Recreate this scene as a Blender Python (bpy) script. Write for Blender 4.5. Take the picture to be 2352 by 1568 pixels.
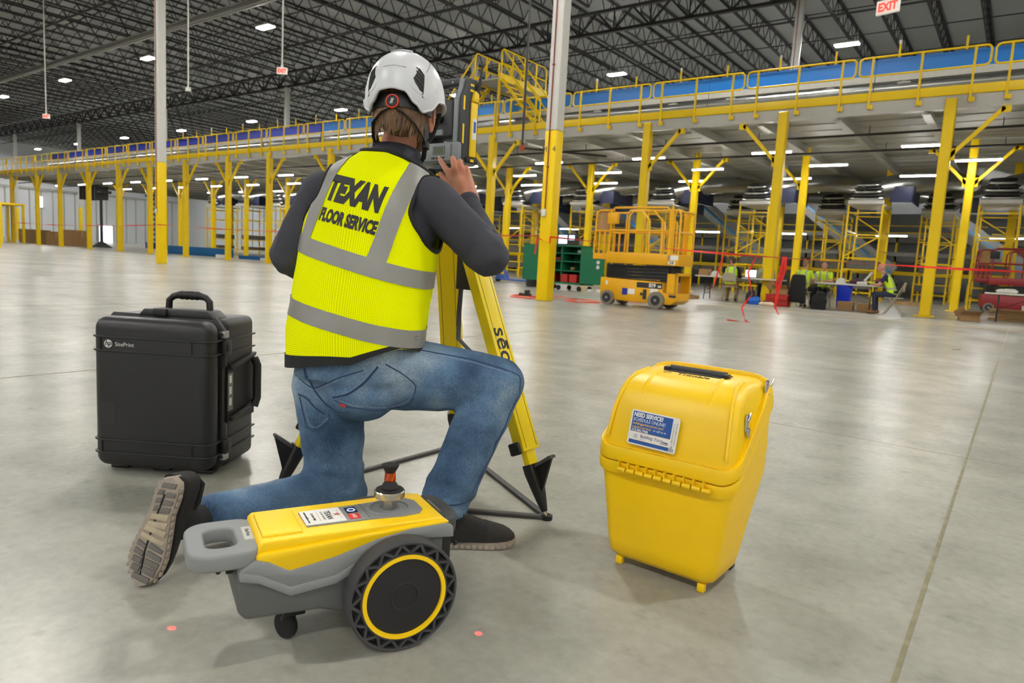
import bpy, bmesh, math, random
from mathutils import Vector, Matrix, Euler
for o in list(bpy.data.objects): bpy.data.objects.remove(o)
SC = bpy.context.scene
COL = SC.collection
PI = math.pi
V = Vector
random.seed(7)

# ---------------------------------------------------------------- camera
cam_d = bpy.data.cameras.new('camera')
cam_d.lens = 24.0; cam_d.sensor_width = 36.0; cam_d.clip_start = 0.05; cam_d.clip_end = 400
cam_d.dof.use_dof = True; cam_d.dof.focus_distance = 2.2; cam_d.dof.aperture_fstop = 5.6
cam = bpy.data.objects.new('camera', cam_d); COL.objects.link(cam)
_R = ((0.8003, 0.1153, -0.5886), (0.5972, -0.0627, 0.7996), (0.0553, -0.9914, -0.1190))   # rows: world X,Y,Z in (right,down,forward)
def _orth():
    vp1 = V(((-954-1176)/1568, (477-784)/1568, 1)); X = -vp1.normalized()
    n = V(((450-1176)/1568, (13834-784)/1568, 1)).normalized()
    n = (n - X*n.dot(X)).normalized(); Z = -n; Y = Z.cross(X)
    return X, Y, Z
_X, _Y, _Z = _orth()
right = V((_X[0], _Y[0], _Z[0])); down = V((_X[1], _Y[1], _Z[1])); fwd = V((_X[2], _Y[2], _Z[2]))
m = Matrix.Identity(4)
for i in range(3):
    m[i][0] = right[i]; m[i][1] = -down[i]; m[i][2] = -fwd[i]
m[2][3] = 0.9
cam.matrix_world = m
SC.camera = cam

# ---------------------------------------------------------------- world, exposure
w = bpy.data.worlds.new('world'); SC.world = w; w.use_nodes = True
w.node_tree.nodes['Background'].inputs[0].default_value = (0.9, 0.95, 1, 1)
w.node_tree.nodes['Background'].inputs[1].default_value = 0.25
SC.view_settings.view_transform = 'Standard'; SC.view_settings.look = 'None'
SC.view_settings.gamma = 1; SC.view_settings.use_curve_mapping = False
SC.view_settings.exposure = 0.1
_cy = SC.cycles; _cy.use_light_tree = False
_cy.max_bounces = 5; _cy.diffuse_bounces = 3; _cy.glossy_bounces = 2; _cy.transmission_bounces = 2; _cy.caustics_reflective = False; _cy.caustics_refractive = False
HIGHBAY = 530.0      # emission of the roof lamps
TUBE = 80.0          # emission of the tube lamps under the mezzanine

# ---------------------------------------------------------------- helpers
def lin(h):
    h = h.lstrip('#'); o = []
    for i in (0, 2, 4):
        c = int(h[i:i+2], 16)/255
        o.append(c/12.92 if c <= 0.04045 else ((c+0.055)/1.055)**2.4)
    return (*o, 1)
MATS = {}
def mat(name, col, rough=0.5, metal=0.0, var=0.0, vscale=6.0, bump=0.0, bscale=60.0, spec=0.5, emit=0.0, coat=0.0, col2=None, stretch=None, trans=0.0, alpha=1.0, rvar=0.0):
    if name in MATS: return MATS[name]
    m = bpy.data.materials.new(name); m.use_nodes = True; nt = m.node_tree; N = nt.nodes; L = nt.links
    b = N['Principled BSDF']
    c = lin(col) if isinstance(col, str) else (*col, 1)
    b.inputs['Base Color'].default_value = c
    b.inputs['Roughness'].default_value = rough; b.inputs['Metallic'].default_value = metal
    b.inputs['Specular IOR Level'].default_value = spec
    if coat: b.inputs['Coat Weight'].default_value = coat; b.inputs['Coat Roughness'].default_value = 0.08
    if trans: b.inputs['Transmission Weight'].default_value = trans
    if alpha < 1: b.inputs['Alpha'].default_value = alpha
    if emit:
        b.inputs['Emission Color'].default_value = c; b.inputs['Emission Strength'].default_value = emit
    if var or bump or rvar:
        tc = N.new('ShaderNodeTexCoord'); vec = tc.outputs['Object']
        if stretch:
            mp = N.new('ShaderNodeMapping'); mp.inputs['Scale'].default_value = stretch; L.new(vec, mp.inputs[0]); vec = mp.outputs[0]
    if var or rvar:
        n = N.new('ShaderNodeTexNoise'); n.inputs['Scale'].default_value = vscale; n.inputs['Detail'].default_value = 6; L.new(vec, n.inputs['Vector'])
        r = N.new('ShaderNodeMapRange'); r.inputs[1].default_value = 0.3; r.inputs[2].default_value = 0.7
        L.new(n.outputs['Fac'], r.inputs[0])
    if var:
        mx = N.new('ShaderNodeMix'); mx.data_type = 'RGBA'
        d = (lin(col2) if isinstance(col2, str) else col2) if col2 else (c[0]*(1-var), c[1]*(1-var), c[2]*(1-var), 1)
        mx.inputs[6].default_value = c; mx.inputs[7].default_value = d
        L.new(r.outputs[0], mx.inputs[0]); L.new(mx.outputs[2], b.inputs['Base Color'])
    if rvar:
        rr = N.new('ShaderNodeMapRange'); rr.inputs[3].default_value = rough-rvar; rr.inputs[4].default_value = rough+rvar
        L.new(r.outputs[0], rr.inputs[0]); L.new(rr.outputs[0], b.inputs['Roughness'])
    if bump:
        n2 = N.new('ShaderNodeTexNoise'); n2.inputs['Scale'].default_value = bscale; n2.inputs['Detail'].default_value = 3; L.new(vec, n2.inputs['Vector'])
        bp = N.new('ShaderNodeBump'); bp.inputs['Strength'].default_value = bump; bp.inputs['Distance'].default_value = 0.02
        L.new(n2.outputs['Fac'], bp.inputs['Height']); L.new(bp.outputs[0], b.inputs['Normal'])
    MATS[name] = m
    return m

def basis(d):
    d = d.normalized(); a = V((0, 0, 1)) if abs(d.z) < 0.95 else V((1, 0, 0))
    x = a.cross(d).normalized(); y = d.cross(x)
    return x, y
class MB:
    """collects shapes, builds ONE mesh object"""
    def __init__(s, T=None): s.v = []; s.f = []; s.T = T
    def add(s, vs, fs):
        k = len(s.v)
        s.v += [s.T @ V(p) if s.T else V(p) for p in vs]
        s.f += [tuple(i+k for i in f) for f in fs]
        return s
    def box(s, c, d, R=None):
        x, y, z = d[0]/2, d[1]/2, d[2]/2; c = V(c)
        p = [V((a*x, b*y, e*z)) for a in (-1, 1) for b in (-1, 1) for e in (-1, 1)]
        if R is not None: p = [R @ q for q in p]
        return s.add([q+c for q in p], [(0, 1, 3, 2), (4, 6, 7, 5), (0, 4, 5, 1), (2, 3, 7, 6), (0, 2, 6, 4), (1, 5, 7, 3)])
    def bb(s, a, b):
        return s.box([(a[i]+b[i])/2 for i in range(3)], [abs(b[i]-a[i]) for i in range(3)])
    def bar(s, p0, p1, w, h=None, up=None):
        p0, p1 = V(p0), V(p1); d = p1-p0; h = h or w
        if up is None: x, y = basis(d)
        else:
            x = V(up).cross(d).normalized(); y = d.normalized().cross(x)
        vs = []
        for p in (p0, p1):
            vs += [p-x*w/2-y*h/2, p+x*w/2-y*h/2, p+x*w/2+y*h/2, p-x*w/2+y*h/2]
        return s.add(vs, [(3, 2, 1, 0), (4, 5, 6, 7), (0, 1, 5, 4), (1, 2, 6, 5), (2, 3, 7, 6), (3, 0, 4, 7)])
    def cyl(s, p0, p1, r0, r1=None, n=12, caps=True):
        return s.tube([p0, p1], [r0, r0 if r1 is None else r1], n, caps=caps)
    def tube(s, path, r, n=8, closed=False, caps=True, flat=None):
        P = [V(p) for p in path]; k = len(P); vs = []; fs = []
        rs = r if isinstance(r, (list, tuple)) else [r]*k
        px = None
        for i, p in enumerate(P):
            if closed: d = P[(i+1) % k]-P[i-1]
            else: d = P[min(i+1, k-1)]-P[max(i-1, 0)]
            d.normalize()
            if px is None: x, y = basis(d)
            else:
                x = px-d*px.dot(d)
                if x.length < 1e-6: x, y = basis(d)
                x.normalize(); y = d.cross(x)
            px = x
            for j in range(n):
                a = 2*PI*j/n
                vs.append(p+(x*math.cos(a)+y*math.sin(a)*(flat or 1))*rs[i])
        kk = k if closed else k-1
        for i in range(kk):
            for j in range(n):
                a = i*n+j; b = i*n+(j+1) % n; c = ((i+1) % k)*n+(j+1) % n; d = ((i+1) % k)*n+j
                fs.append((a, b, c, d))
        if caps and not closed:
            fs.append(tuple(range(n-1, -1, -1))); fs.append(tuple(range((k-1)*n, k*n)))
        return s.add(vs, fs)
    def loft(s, rings, caps=True, closed=True):
        n = len(rings[0]); vs = [p for r in rings for p in r]; fs = []
        for i in range(len(rings)-1):
            for j in range(n if closed else n-1):
                fs.append((i*n+j, i*n+(j+1) % n, (i+1)*n+(j+1) % n, (i+1)*n+j))
        if caps:
            fs.append(tuple(range(n-1, -1, -1))); fs.append(tuple(range((len(rings)-1)*n, len(rings)*n)))
        return s.add(vs, fs)
    def lathe(s, prof, o=(0, 0, 0), axis=(0, 0, 1), n=24, caps=False):
        ax = V(axis).normalized(); x, y = basis(ax); o = V(o); rings = []
        for r, h in prof:
            rings.append([o+ax*h+(x*math.cos(2*PI*j/n)+y*math.sin(2*PI*j/n))*r for j in range(n)])
        return s.loft(rings, caps)
    def ell(s, c, r, R=None, n=16, k=10):
        c = V(c); rings = []
        for i in range(1, k):
            t = -PI/2+PI*i/k
            ring = [V((math.cos(t)*math.cos(2*PI*j/n)*r[0], math.cos(t)*math.sin(2*PI*j/n)*r[1], math.sin(t)*r[2])) for j in range(n)]
            rings.append(ring)
        lo, hi = V((0, 0, -r[2])), V((0, 0, r[2]))
        vs = [p for q in rings for p in q]+[lo, hi]
        if R is not None: vs = [R @ p for p in vs]
        vs = [p+c for p in vs]; fs = []
        for i in range(k-2):
            for j in range(n): fs.append((i*n+j, i*n+(j+1) % n, (i+1)*n+(j+1) % n, (i+1)*n+j))
        a = (k-1)*n
        for j in range(n):
            fs.append((a, (j+1) % n, j)); fs.append((a+1, (k-2)*n+j, (k-2)*n+(j+1) % n))
        return s.add(vs, fs)
    def cap(s, p0, p1, r0, r1, n=14):
        """tapered capsule"""
        p0, p1 = V(p0), V(p1); d = (p1-p0).normalized(); P = []; R = []
        for a in (-80, -55, -30, 0):
            t = math.radians(a); P.append(p0+d*math.sin(t)*r0); R.append(max(math.cos(t)*r0, 1e-4))
        for a in (0, 30, 55, 80):
            t = math.radians(a); P.append(p1+d*math.sin(t)*r1); R.append(max(math.cos(t)*r1, 1e-4))
        return s.tube(P, R, n)
    def prism(s, poly, a, b, ax='z'):
        def m(p, h): return {'z': (p[0], p[1], h), 'y': (p[0], h, p[1]), 'x': (h, p[0], p[1])}[ax]
        n = len(poly)
        return s.loft([[V(m(p, a)) for p in poly], [V(m(p, b)) for p in poly]])
    def build(s, name, m, parent=None, bev=0, seg=2, smooth=35, recalc=True, weld=False, **tags):
        me = bpy.data.meshes.new(name); me.from_pydata(s.v, [], s.f)
        if bev or recalc or weld:
            bm = bmesh.new(); bm.from_mesh(me)
            if weld: bmesh.ops.remove_doubles(bm, verts=bm.verts, dist=1e-5)
            if recalc: bmesh.ops.recalc_face_normals(bm, faces=bm.faces)
            if bev:
                es = [e for e in bm.edges if len(e.link_faces) == 2 and e.calc_face_angle(0) > 0.6]
                bmesh.ops.bevel(bm, geom=es, offset=bev, segments=seg, profile=0.5, affect='EDGES', clamp_overlap=True)
            bm.to_mesh(me); bm.free()
        return link(name, me, m, parent, smooth, **tags)
def link(name, me, m, parent=None, smooth=35, **tags):
    if smooth:
        me.polygons.foreach_set('use_smooth', [True]*len(me.polygons)); me.set_sharp_from_angle(angle=math.radians(smooth))
    o = bpy.data.objects.new(name, me); COL.objects.link(o)
    if m is not None: me.materials.append(m)
    if parent is not None: o.parent = parent
    for k, v in tags.items(): o[k] = v
    return o
def thing(name, label, category, loc=(0, 0, 0), rz=0, group=None):
    o = bpy.data.objects.new(name, None); COL.objects.link(o); o.location = loc; o.rotation_euler = (0, 0, rz)
    o.empty_display_size = 0.1
    o['label'] = label; o['category'] = category
    if group: o['group'] = group
    return o
KIDS = {}
def dup(root, loc=None, rz=None, label=None, parent=None):
    c = root.copy(); COL.objects.link(c)
    if parent is not None: c.parent = parent
    if loc is not None: c.location = loc
    if rz is not None: c.rotation_euler = (0, 0, rz)
    if label: c['label'] = label
    for k in [x for x in bpy.data.objects if x.parent == root]: dup(k, parent=c)
    return c
ORD = ['zeroth', 'first', 'second', 'third', 'fourth', 'fifth', 'sixth', 'seventh', 'eighth', 'ninth', 'tenth', 'eleventh', 'twelfth', 'thirteenth', 'fourteenth', 'fifteenth', 'sixteenth', 'seventeenth', 'eighteenth', 'nineteenth', 'twentieth',
       'twenty-first', 'twenty-second', 'twenty-third', 'twenty-fourth', 'twenty-fifth', 'twenty-sixth', 'twenty-seventh', 'twenty-eighth', 'twenty-ninth', 'thirtieth']
def text(name, body, size, m, parent, M, bold=0.0, sx=1.0, align='CENTER', ext=0.0004, shear=0.0, space=1.0):
    cu = bpy.data.curves.new(name, 'FONT'); cu.body = body; cu.size = size; cu.align_x = align; cu.align_y = 'CENTER'
    cu.extrude = ext; cu.offset = bold; cu.shear = shear; cu.space_character = space; cu.resolution_u = 3
    t = bpy.data.objects.new(name, cu); me = baked(t)
    bpy.data.objects.remove(t); bpy.data.curves.remove(cu)
    me.transform(Matrix.Diagonal((sx, 1, 1, 1))); me.name = name
    me.transform(M)
    me.materials.clear()
    return link(name, me, m, parent, 0)
_TS = bpy.data.scenes.new('bake')
def baked(o):
    """evaluated mesh of a helper object, made in a scratch scene to keep it quick"""
    _TS.collection.objects.link(o); vl = _TS.view_layers[0]; vl.update(); dg = vl.depsgraph
    me = bpy.data.meshes.new_from_object(o.evaluated_get(dg)); _TS.collection.objects.unlink(o)
    return me
def frame(o, x, y):
    """matrix with origin o, text running along x, up along y"""
    x = V(x).normalized(); y = V(y); z = x.cross(y).normalized(); y = z.cross(x)
    M = Matrix.Identity(4)
    for i in range(3): M[i][0] = x[i]; M[i][1] = y[i]; M[i][2] = z[i]; M[i][3] = o[i]
    return M
def rrect(w, h, r, n=5, cx=0, cy=0):
    pts = []
    for sx, sy, a0 in ((1, 1, 0), (-1, 1, 90), (-1, -1, 180), (1, -1, 270)):
        for i in range(n+1):
            a = math.radians(a0+90*i/n)
            pts.append((cx+sx*(w/2-r)+r*math.cos(a), cy+sy*(h/2-r)+r*math.sin(a)))
    return pts
def arc(c, r, a0, a1, n, plane='xz'):
    o = []
    for i in range(n+1):
        a = math.radians(a0+(a1-a0)*i/n); x, y = r*math.cos(a), r*math.sin(a)
        o.append(V((c[0]+x, c[1], c[2]+y)) if plane == 'xz' else V((c[0]+x, c[1]+y, c[2])) if plane == 'xy' else V((c[0], c[1]+x, c[2]+y)))
    return o

# ---------------------------------------------------------------- materials
YEL = mat('yellow_paint', (0.93, 0.63, 0.001), 0.38, var=0.08, vscale=1.5, rvar=0.06, spec=.35)
WHITE = mat('white_paint', '#d9d8d2', 0.5, var=0.05)
GREYW = mat('grey_steel_paint', '#a9a8a2', 0.5, var=0.1)
DARK = mat('dark_steel', '#2b2a29', 0.6)
BLACK = mat('black_plastic', '#151516', 0.45, bump=0.08, bscale=900)
RUBBER = mat('black_rubber', '#1b1b1c', 0.75)
SILVER = mat('galvanised', '#b9bab8', 0.28, 1.0, var=0.15, vscale=3)
CHROME = mat('chrome', '#d8d8d8', 0.15, 1.0)
BLUE = mat('blue_panel', '#0a6fc0', 0.35)
NAVY = mat('navy_panel', '#1b2f94', 0.35)
RED = mat('red_paint', '#b3241c', 0.45)
CARD = mat('cardboard', '#a98458', 0.85, var=0.15)
WOOD = mat('pallet_wood', '#b9935f', 0.8, var=0.3, vscale=4)
BEIGE = mat('beige_metal', '#a59b86', 0.5)
LAMP = mat('lamp_glow', (1.0, 0.975, 0.93), 0.5, emit=HIGHBAY)
TUBEM = mat('tube_glow', (1.0, 0.98, 0.93), 0.5, emit=TUBE)
# ================================================================ THE SETTING
# polished concrete
def floor_mat():
    m = bpy.data.materials.new('polished_concrete'); m.use_nodes = True; nt = m.node_tree; N = nt.nodes; L = nt.links; b = N['Principled BSDF']
    tc = N.new('ShaderNodeTexCoord')
    def noise(sc, det, lo, hi, a, c, st=None):
        n = N.new('ShaderNodeTexNoise'); n.inputs['Scale'].default_value = sc; n.inputs['Detail'].default_value = det; n.inputs['Roughness'].default_value = 0.6
        if st:
            mp = N.new('ShaderNodeMapping'); mp.inputs['Scale'].default_value = st; L.new(tc.outputs['Object'], mp.inputs[0]); L.new(mp.outputs[0], n.inputs['Vector'])
        else: L.new(tc.outputs['Object'], n.inputs['Vector'])
        r = N.new('ShaderNodeMapRange'); r.inputs[1].default_value = lo; r.inputs[2].default_value = hi; r.inputs[3].default_value = a; r.inputs[4].default_value = c
        L.new(n.outputs['Fac'], r.inputs[0]); return r.outputs[0]
    def mul(a, c):
        k = N.new('ShaderNodeMath'); k.operation = 'MULTIPLY'; L.new(a, k.inputs[0]); L.new(c, k.inputs[1]); return k.outputs[0]
    big = noise(0.5, 4, 0.15, 0.85, 0.66, 1.26)
    mid = noise(3.2, 8, 0.1, 0.9, 0.74, 1.2)
    fine = noise(30, 5, 0.1, 0.9, 0.84, 1.14)
    spots = noise(11, 5, 0.15, 0.42, 0.7, 1.0)
    f = mul(mul(mul(big, mid), fine), spots)
    cm = N.new('ShaderNodeMix'); cm.data_type = 'RGBA'; cm.blend_type = 'MULTIPLY'; cm.inputs[0].default_value = 1
    cm.inputs[6].default_value = (0.35, 0.344, 0.298, 1)
    cc = N.new('ShaderNodeCombineColor'); L.new(f, cc.inputs[0]); L.new(f, cc.inputs[1]); L.new(f, cc.inputs[2]); L.new(cc.outputs[0], cm.inputs[7])
    L.new(cm.outputs[2], b.inputs['Base Color'])
    b.inputs['Roughness'].default_value = 0.27
    b.inputs['Specular IOR Level'].default_value = 0.24
    return m
X0, X1, Y0, Y1 = -118.0, 76.0, -66.0, 62.0
ROOF = 14.4
fl = MB().bb((X0, Y0, -0.3), (X1, Y1, 0)).build('floor', floor_mat(), kind='structure')
JOINT = mat('joint_filler', '#8a8468', 0.8, var=0.3, vscale=20)
for i in range(-3, 3):
    x = -0.13+4.85*i
    MB().bb((x-0.006, -6 if i else -3, 0), (x+0.006, 46, 0.0012)).build('joint', JOINT, fl)
for y in (-5.4, -0.6, 4.25, 9.1, 18.6):
    MB().bb((-60, y-0.003, 0), (12, y+0.003, 0.0009)).build('joint', JOINT, fl)
LINEY = mat('floor_line_paint', '#b98c1c', 0.4, var=0.4, vscale=3)
MB().bb((-9.5, 17.6, 0), (6, 17.7, 0.0015)).build('lane_line', LINEY, fl)

WALLM = mat('white_wall_panel', '#cfd3d6', 0.55, var=0.06, vscale=0.3)
for nm, a, b in (('wall_left', (X0-.3, Y0, 0), (X0, Y1, ROOF)), ('wall_right', (X1, Y0, 0), (X1+.3, Y1, ROOF)), ('wall_back', (X0, Y1, 0), (X1, Y1+.3, ROOF)), ('wall_front', (X0, Y0-.3, 0), (X1, Y0, ROOF))):
    wl = MB().bb(a, b).build(nm, WALLM, kind='structure')
    if nm == 'wall_left':
        for k in range(26):
            y = 24+1.5*k
            MB().bb((X0, y, 0.1), (X0+.12, y+.12, 7.2)).build('wall_rib', GREYW, wl)
        MB().bb((X0, 10, 7.2), (X0+.25, Y1, 7.5)).build('girt', GREYW, wl)
    if nm == 'wall_back':
        for k in range(40):
            x = -100+3*k
            MB().bb((x, Y1-.12, 0.1), (x+.12, Y1, 9)).build('wall_rib', GREYW, wl)

# roof: deck, joists along Y, girders along X
DECKM = mat('roof_deck', '#a4a6a6', 0.55, var=0.08, vscale=0.4)
JOISTM = mat('joist_steel', '#1d1b1a', 0.6)
ceil = MB()
ceil.bb((X0, Y0, ROOF), (X1, Y1, ROOF+.25))
ceil = ceil.build('ceiling', DECKM, kind='structure')
for k in range(60):            # lapped deck seams
    y = Y0+1.6*k
    if -2 < y < 60: MB().bb((X0, y, ROOF-.035), (X1, y+.06, ROOF)).build('deck_seam', GREYW, ceil)
BAY = 17.76; ROWS = (-4.8, 13.1, 31.0, 48.9); CX0 = -8.79
jb = MB()
L_ = 17.9; zt, zb = ROOF-.06, ROOF-1.0
for dx in (-.045, .045):
    jb.bar((dx, 0, zt), (dx, L_, zt), .06, .07); jb.bar((dx, .9, zb), (dx, L_-.9, zb), .06, .06)
n = 15
for i in range(n):
    y0 = .3+(L_-.6)*i/n; y1 = .3+(L_-.6)*(i+1)/n; ym = (y0+y1)/2
    jb.bar((0, y0, zt), (0, ym, zb), .035); jb.bar((0, ym, zb), (0, y1, zt), .035)
j0 = None
for r in range(3):
    for k in range(-10, 62):
        x = CX0+8.97-(1.973*k)+.9
        if x < X0+2 or x > 32: continue
        if r == 0 and x > -30 and x < 34 and False: continue
        if r == 2 and x > 22: continue
        if j0 is None: o = j0 = jb.build('joist', JOISTM, ceil, smooth=0)
        else: o = j0.copy(); COL.objects.link(o)
        o.location = (x, ROWS[r], 0)
gb = MB()
zt, zb = ROOF-1.0, ROOF-2.0
gb.bar((0, 0, zt), (BAY, 0, zt), .2, .14); gb.bar((0, 0, zb), (BAY, 0, zb), .2, .14)
n = 9
for i in range(n):
    a = BAY*i/n; c = BAY*(i+1)/n; mm = (a+c)/2
    gb.bar((a, 0, zt), (mm, 0, zb), .09); gb.bar((mm, 0, zb), (c, 0, zt), .09); gb.bar((mm, 0, zb), (mm, 0, zt), .06)
g0 = None
for y in ROWS:
    for k in range(-2, 7):
        x = CX0-BAY*k
        if x+BAY < X0+4 or x < X0: continue
        if g0 is None: o = g0 = gb.build('girder', JOISTM, ceil, smooth=0)
        else: o = g0.copy(); COL.objects.link(o)
        o.location = (x, y, 0)
for y in (3, 8, 18, 23.5, 27, 36, 40, 44):    # bridging rods between the joists
    MB().bar((X0+2, y, ROOF-1.0), (30, y, ROOF-1.0), .045).build('bridging', JOISTM, ceil)
for y, r, z in ((26.2, .05, 12.95), (16.8, .06, 12.9), (35.2, .05, 12.95)):
    MB().cyl((X0+2, y, z), (30, y, z), r, n=8).build('sprinkler_pipe', DARK, ceil)
# pale steel channel hung below the joists
MB().bar((-112, 20.2, 12.55), (12, 20.2, 12.55), .34, .06).bar((-112, 20.2, 12.62), (12, 20.2, 12.62), .07, .3).bar((-112, 20.2, 12.78), (12, 20.2, 12.78), .34, .05).build('hanging_channel', GREYW, ceil)

# building columns
def column(x, y, label, full=True):
    t = thing('building_column', label, 'column', (x, y, 0))
    s = .15
    MB().bb((-s, -s, 3.8), (s, s, ROOF-2.05)).build('white_shaft', WHITE, t, bev=.03)
    MB().bb((-s-.003, -s-.003, 0), (s+.003, s+.003, 3.8)).build('yellow_wrap', YEL, t, bev=.03)
    if full:
        c = mat('red_conduit', '#8a2f22', 0.5)
        MB().cyl((-.02, -s-.02, 2.05), (-.02, -s-.02, ROOF-2.1), .014, n=8).build('conduit', c, t)
        for z in (3.0, 5.2, 7.4): MB().box((-.02, -s-.015, z), (.06, .03, .03)).build('conduit_clip', c, t)
        MB().box((-.035, -s-.035, 1.98), (.11, .06, .16)).build('outlet_box', WHITE, t, bev=.012)
    return t
c1 = column(-8.79, 13.1, 'white and yellow building column with M4 marking and red conduit')
text('column_mark', 'M   4', .17, DARK, c1, frame((-.02, -.155, 3.38), (1, 0, 0), (0, 0, 1)))
column(-26.55, 13.1, 'white and yellow building column standing left of the kneeling worker')
column(-8.79, 31, 'white building column rising behind the blue conveyor on the right')
for k, l in ((1, 'white building column behind the crossover stair'), (2, 'white building column right of the hanging camera'), (3, 'white building column behind the near left column'), (4, 'fifth white building column in the row beyond the mezzanine edge'), (5, 'last white building column at far left in the row beyond')):
    column(CX0-BAY*k, 31, l, False)
column(-44.3, 13.1, 'white building column at the far left edge of the photo', False)

# ================================================================ MEZZANINE
MX0, MX1, MY0, MY1, MZ = -70.6, 7.0, 21.1, 46.0, 5.66
UNDER = mat('mezzanine_underside', '#b4b3aa', 0.5, var=0.1, vscale=0.8)
mz = MB().bb((MX0, MY0+.1, MZ-.1), (MX1, MY1, MZ)).build('mezzanine_floor', UNDER, kind='structure')
MB().bb((MX0, MY0-.03, 5.69), (MX1, MY0+.05, 5.92)).build('yellow_kick_plate', YEL, mz, bev=.01)
MB().bb((MX0, MY0+.02, 5.35), (MX1, MY0+.1, 5.69)).bb((MX0, MY0-.03, 5.34), (MX1, MY0+.16, 5.37)).build('edge_beam', mat('mezz_beam', '#bdbbb2', .5, var=.06), mz)
nb = 36
for k in range(nb):
    x = MX1-.9-k*2.16
    MB().bb((x-.02, MY0+.1, 5.28), (x+.02, MY1, 5.56)).bb((x-.1, MY0+.1, 5.26), (x+.1, MY1, 5.29)).build('floor_beam', UNDER, mz)
for k in range(12):
    y = MY0+.8+k*1.0
    MB().bb((MX0, y, 5.535), (MX1, y+.05, 5.56)).build('deck_rib', UNDER, mz)
BP = mat('black_pipe', '#2a2522', .5)
for y, z in ((22.6, 5.1), (25.6, 5.12)):
    p = MB().cyl((MX0, y, z), (MX1, y, z), .035, n=8)
    for k in range(24): p.cyl((MX1-1.5-3.2*k, y, z), (MX1-1.5-3.2*k, y, z+.25), .012, n=6)
    p.build('sprinkler_pipe', BP, mz)

def brace(mb, x, y, sx, sy=0, z0=4.15, z1=5.3, reach=1.15):
    mb.bar((x+sx*.1, y+sy*.1, z0), (x+sx*reach, y+sy*reach, z1), .1, .1)
def mezz_col(x, y, label, br, group, s=.13, top=5.6):
    t = thing('mezzanine_column', label, 'column', (x, y, 0), 0, group)
    MB().bb((-s, -s, .02), (s, s, top)).build('shaft', YEL, t, bev=.02, seg=1)
    MB().bb((-s-.1, -s-.1, 0), (s+.1, s+.1, .025)).build('base_plate', YEL, t)
    for sx, sy in br:
        b = MB(); brace(b, 0, 0, sx, sy)
        b.box((sx*1.18, sy*1.18, 5.28), (.2, .1, .2))
        b.box((sx*.16, sy*.16, 4.2), (.12, .1, .3)); b.build('brace', YEL, t)
FRONT = [(-2.0, 'R'), (-6.15, 'L'), (-10.47, 'R'), (-14.0, ''), (-17.0, 'LR'), (-21.8, ''), (-26.7, 'L'), (-31.6, 'R'), (-35.4, 'LR'), (-39.9, 'R'), (-44.2, 'L'), (-48.4, 'R'), (-53.0, 'LR'), (-57.9, 'R'), (-62.2, 'LR'), (-67.5, 'R')]
for i, (x, b) in enumerate(FRONT):
    mezz_col(x, MY0+.03, ORD[i+1]+' yellow column from the right under the mezzanine edge', [((1 if q == 'R' else -1), 0) for q in b], 'front row of mezzanine columns')
SECOND = [-1.75, -6.9, -11.1, -16.0, -20.6, -25.4, -29.6, -34.0, -38.4, -43.0, -47.2, -51.8, -56.5, -61.5]
for i, x in enumerate(SECOND):
    mezz_col(x, 27.0, ORD[i+1]+' yellow column from the right in the second row under the mezzanine', [(1, 0), (-1, 0)] if i != 1 else [(-1, 0)], 'second row of mezzanine columns', .12)
for i, x in enumerate([-.6, -4.9, -9.4, -13.4, -18.2, -22.8, -27.5, -36, -45, -54]):
    mezz_col(x, 32.5, ORD[i+1]+' yellow column from the right in the rearmost row under the mezzanine', [], 'rear row of mezzanine columns', .14, 5.6)

# guard rails: one panel each
def rail_panel(w):
    t = thing('guard_rail', '', 'railing', (0, 0, 0), 0, 'yellow guard rail panels along the mezzanine edge')
    zt_, zb_ = 6.84, 6.36; r = .12; pts = []
    hw = w/2-.04
    pts += arc((hw-r, 0, zt_-r), r, 0, 90, 4); pts += arc((-hw+r, 0, zt_-r), r, 90, 180, 4)
    pts += arc((-hw+r, 0, zb_+r), r, 180, 270, 4); pts += arc((hw-r, 0, zb_+r), r, 270, 360, 4)
    MB().tube(pts, .026, 8, closed=True).build('rail_loop', YEL, t, smooth=60)
    for x in (-hw+.33, 0, hw-.33):
        MB().box((x, -.045, 6.17), (.055, .055, 1.36)).box((x+.03, -.03, 5.54), (.14, .03, .12)).build('post', YEL, t)
    return t
rp = rail_panel(3.05); PW = 3.06
xg = -1.23+PW
i = 0
XS = []
x = xg
while x > MX0+1.5:
    XS.append(x-PW/2); x -= PW
for i, x in enumerate(XS):
    lb = ORD[i+1]+' yellow guard rail panel from the right on the mezzanine edge'
    if i == 0: rp.location = (x, MY0-.02, 0); rp['label'] = lb
    else: dup(rp, (x, MY0-.02, 0), None, lb)
# stub posts with sensor tops clipped on the top rail
REFL = mat('pale_cap', '#d8d8d0', .3)
q = 0
for i, x in enumerate(XS[:14]):
    for dx in (-.55, .95):
        q += 1
        t = thing('marker_post', ORD[q]+' short marker post from the right clipped on the mezzanine top rail', 'post', (x+dx, MY0-.06, 6.84), 0, 'marker posts on the guard rail')
        MB().box((0, 0, .1), (.05, .03, .34)).build('strip', YEL, t)
        if q % 2: MB().cyl((0, 0, .27), (0, 0, .36), .035, n=8).build('cap', REFL, t)

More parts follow.
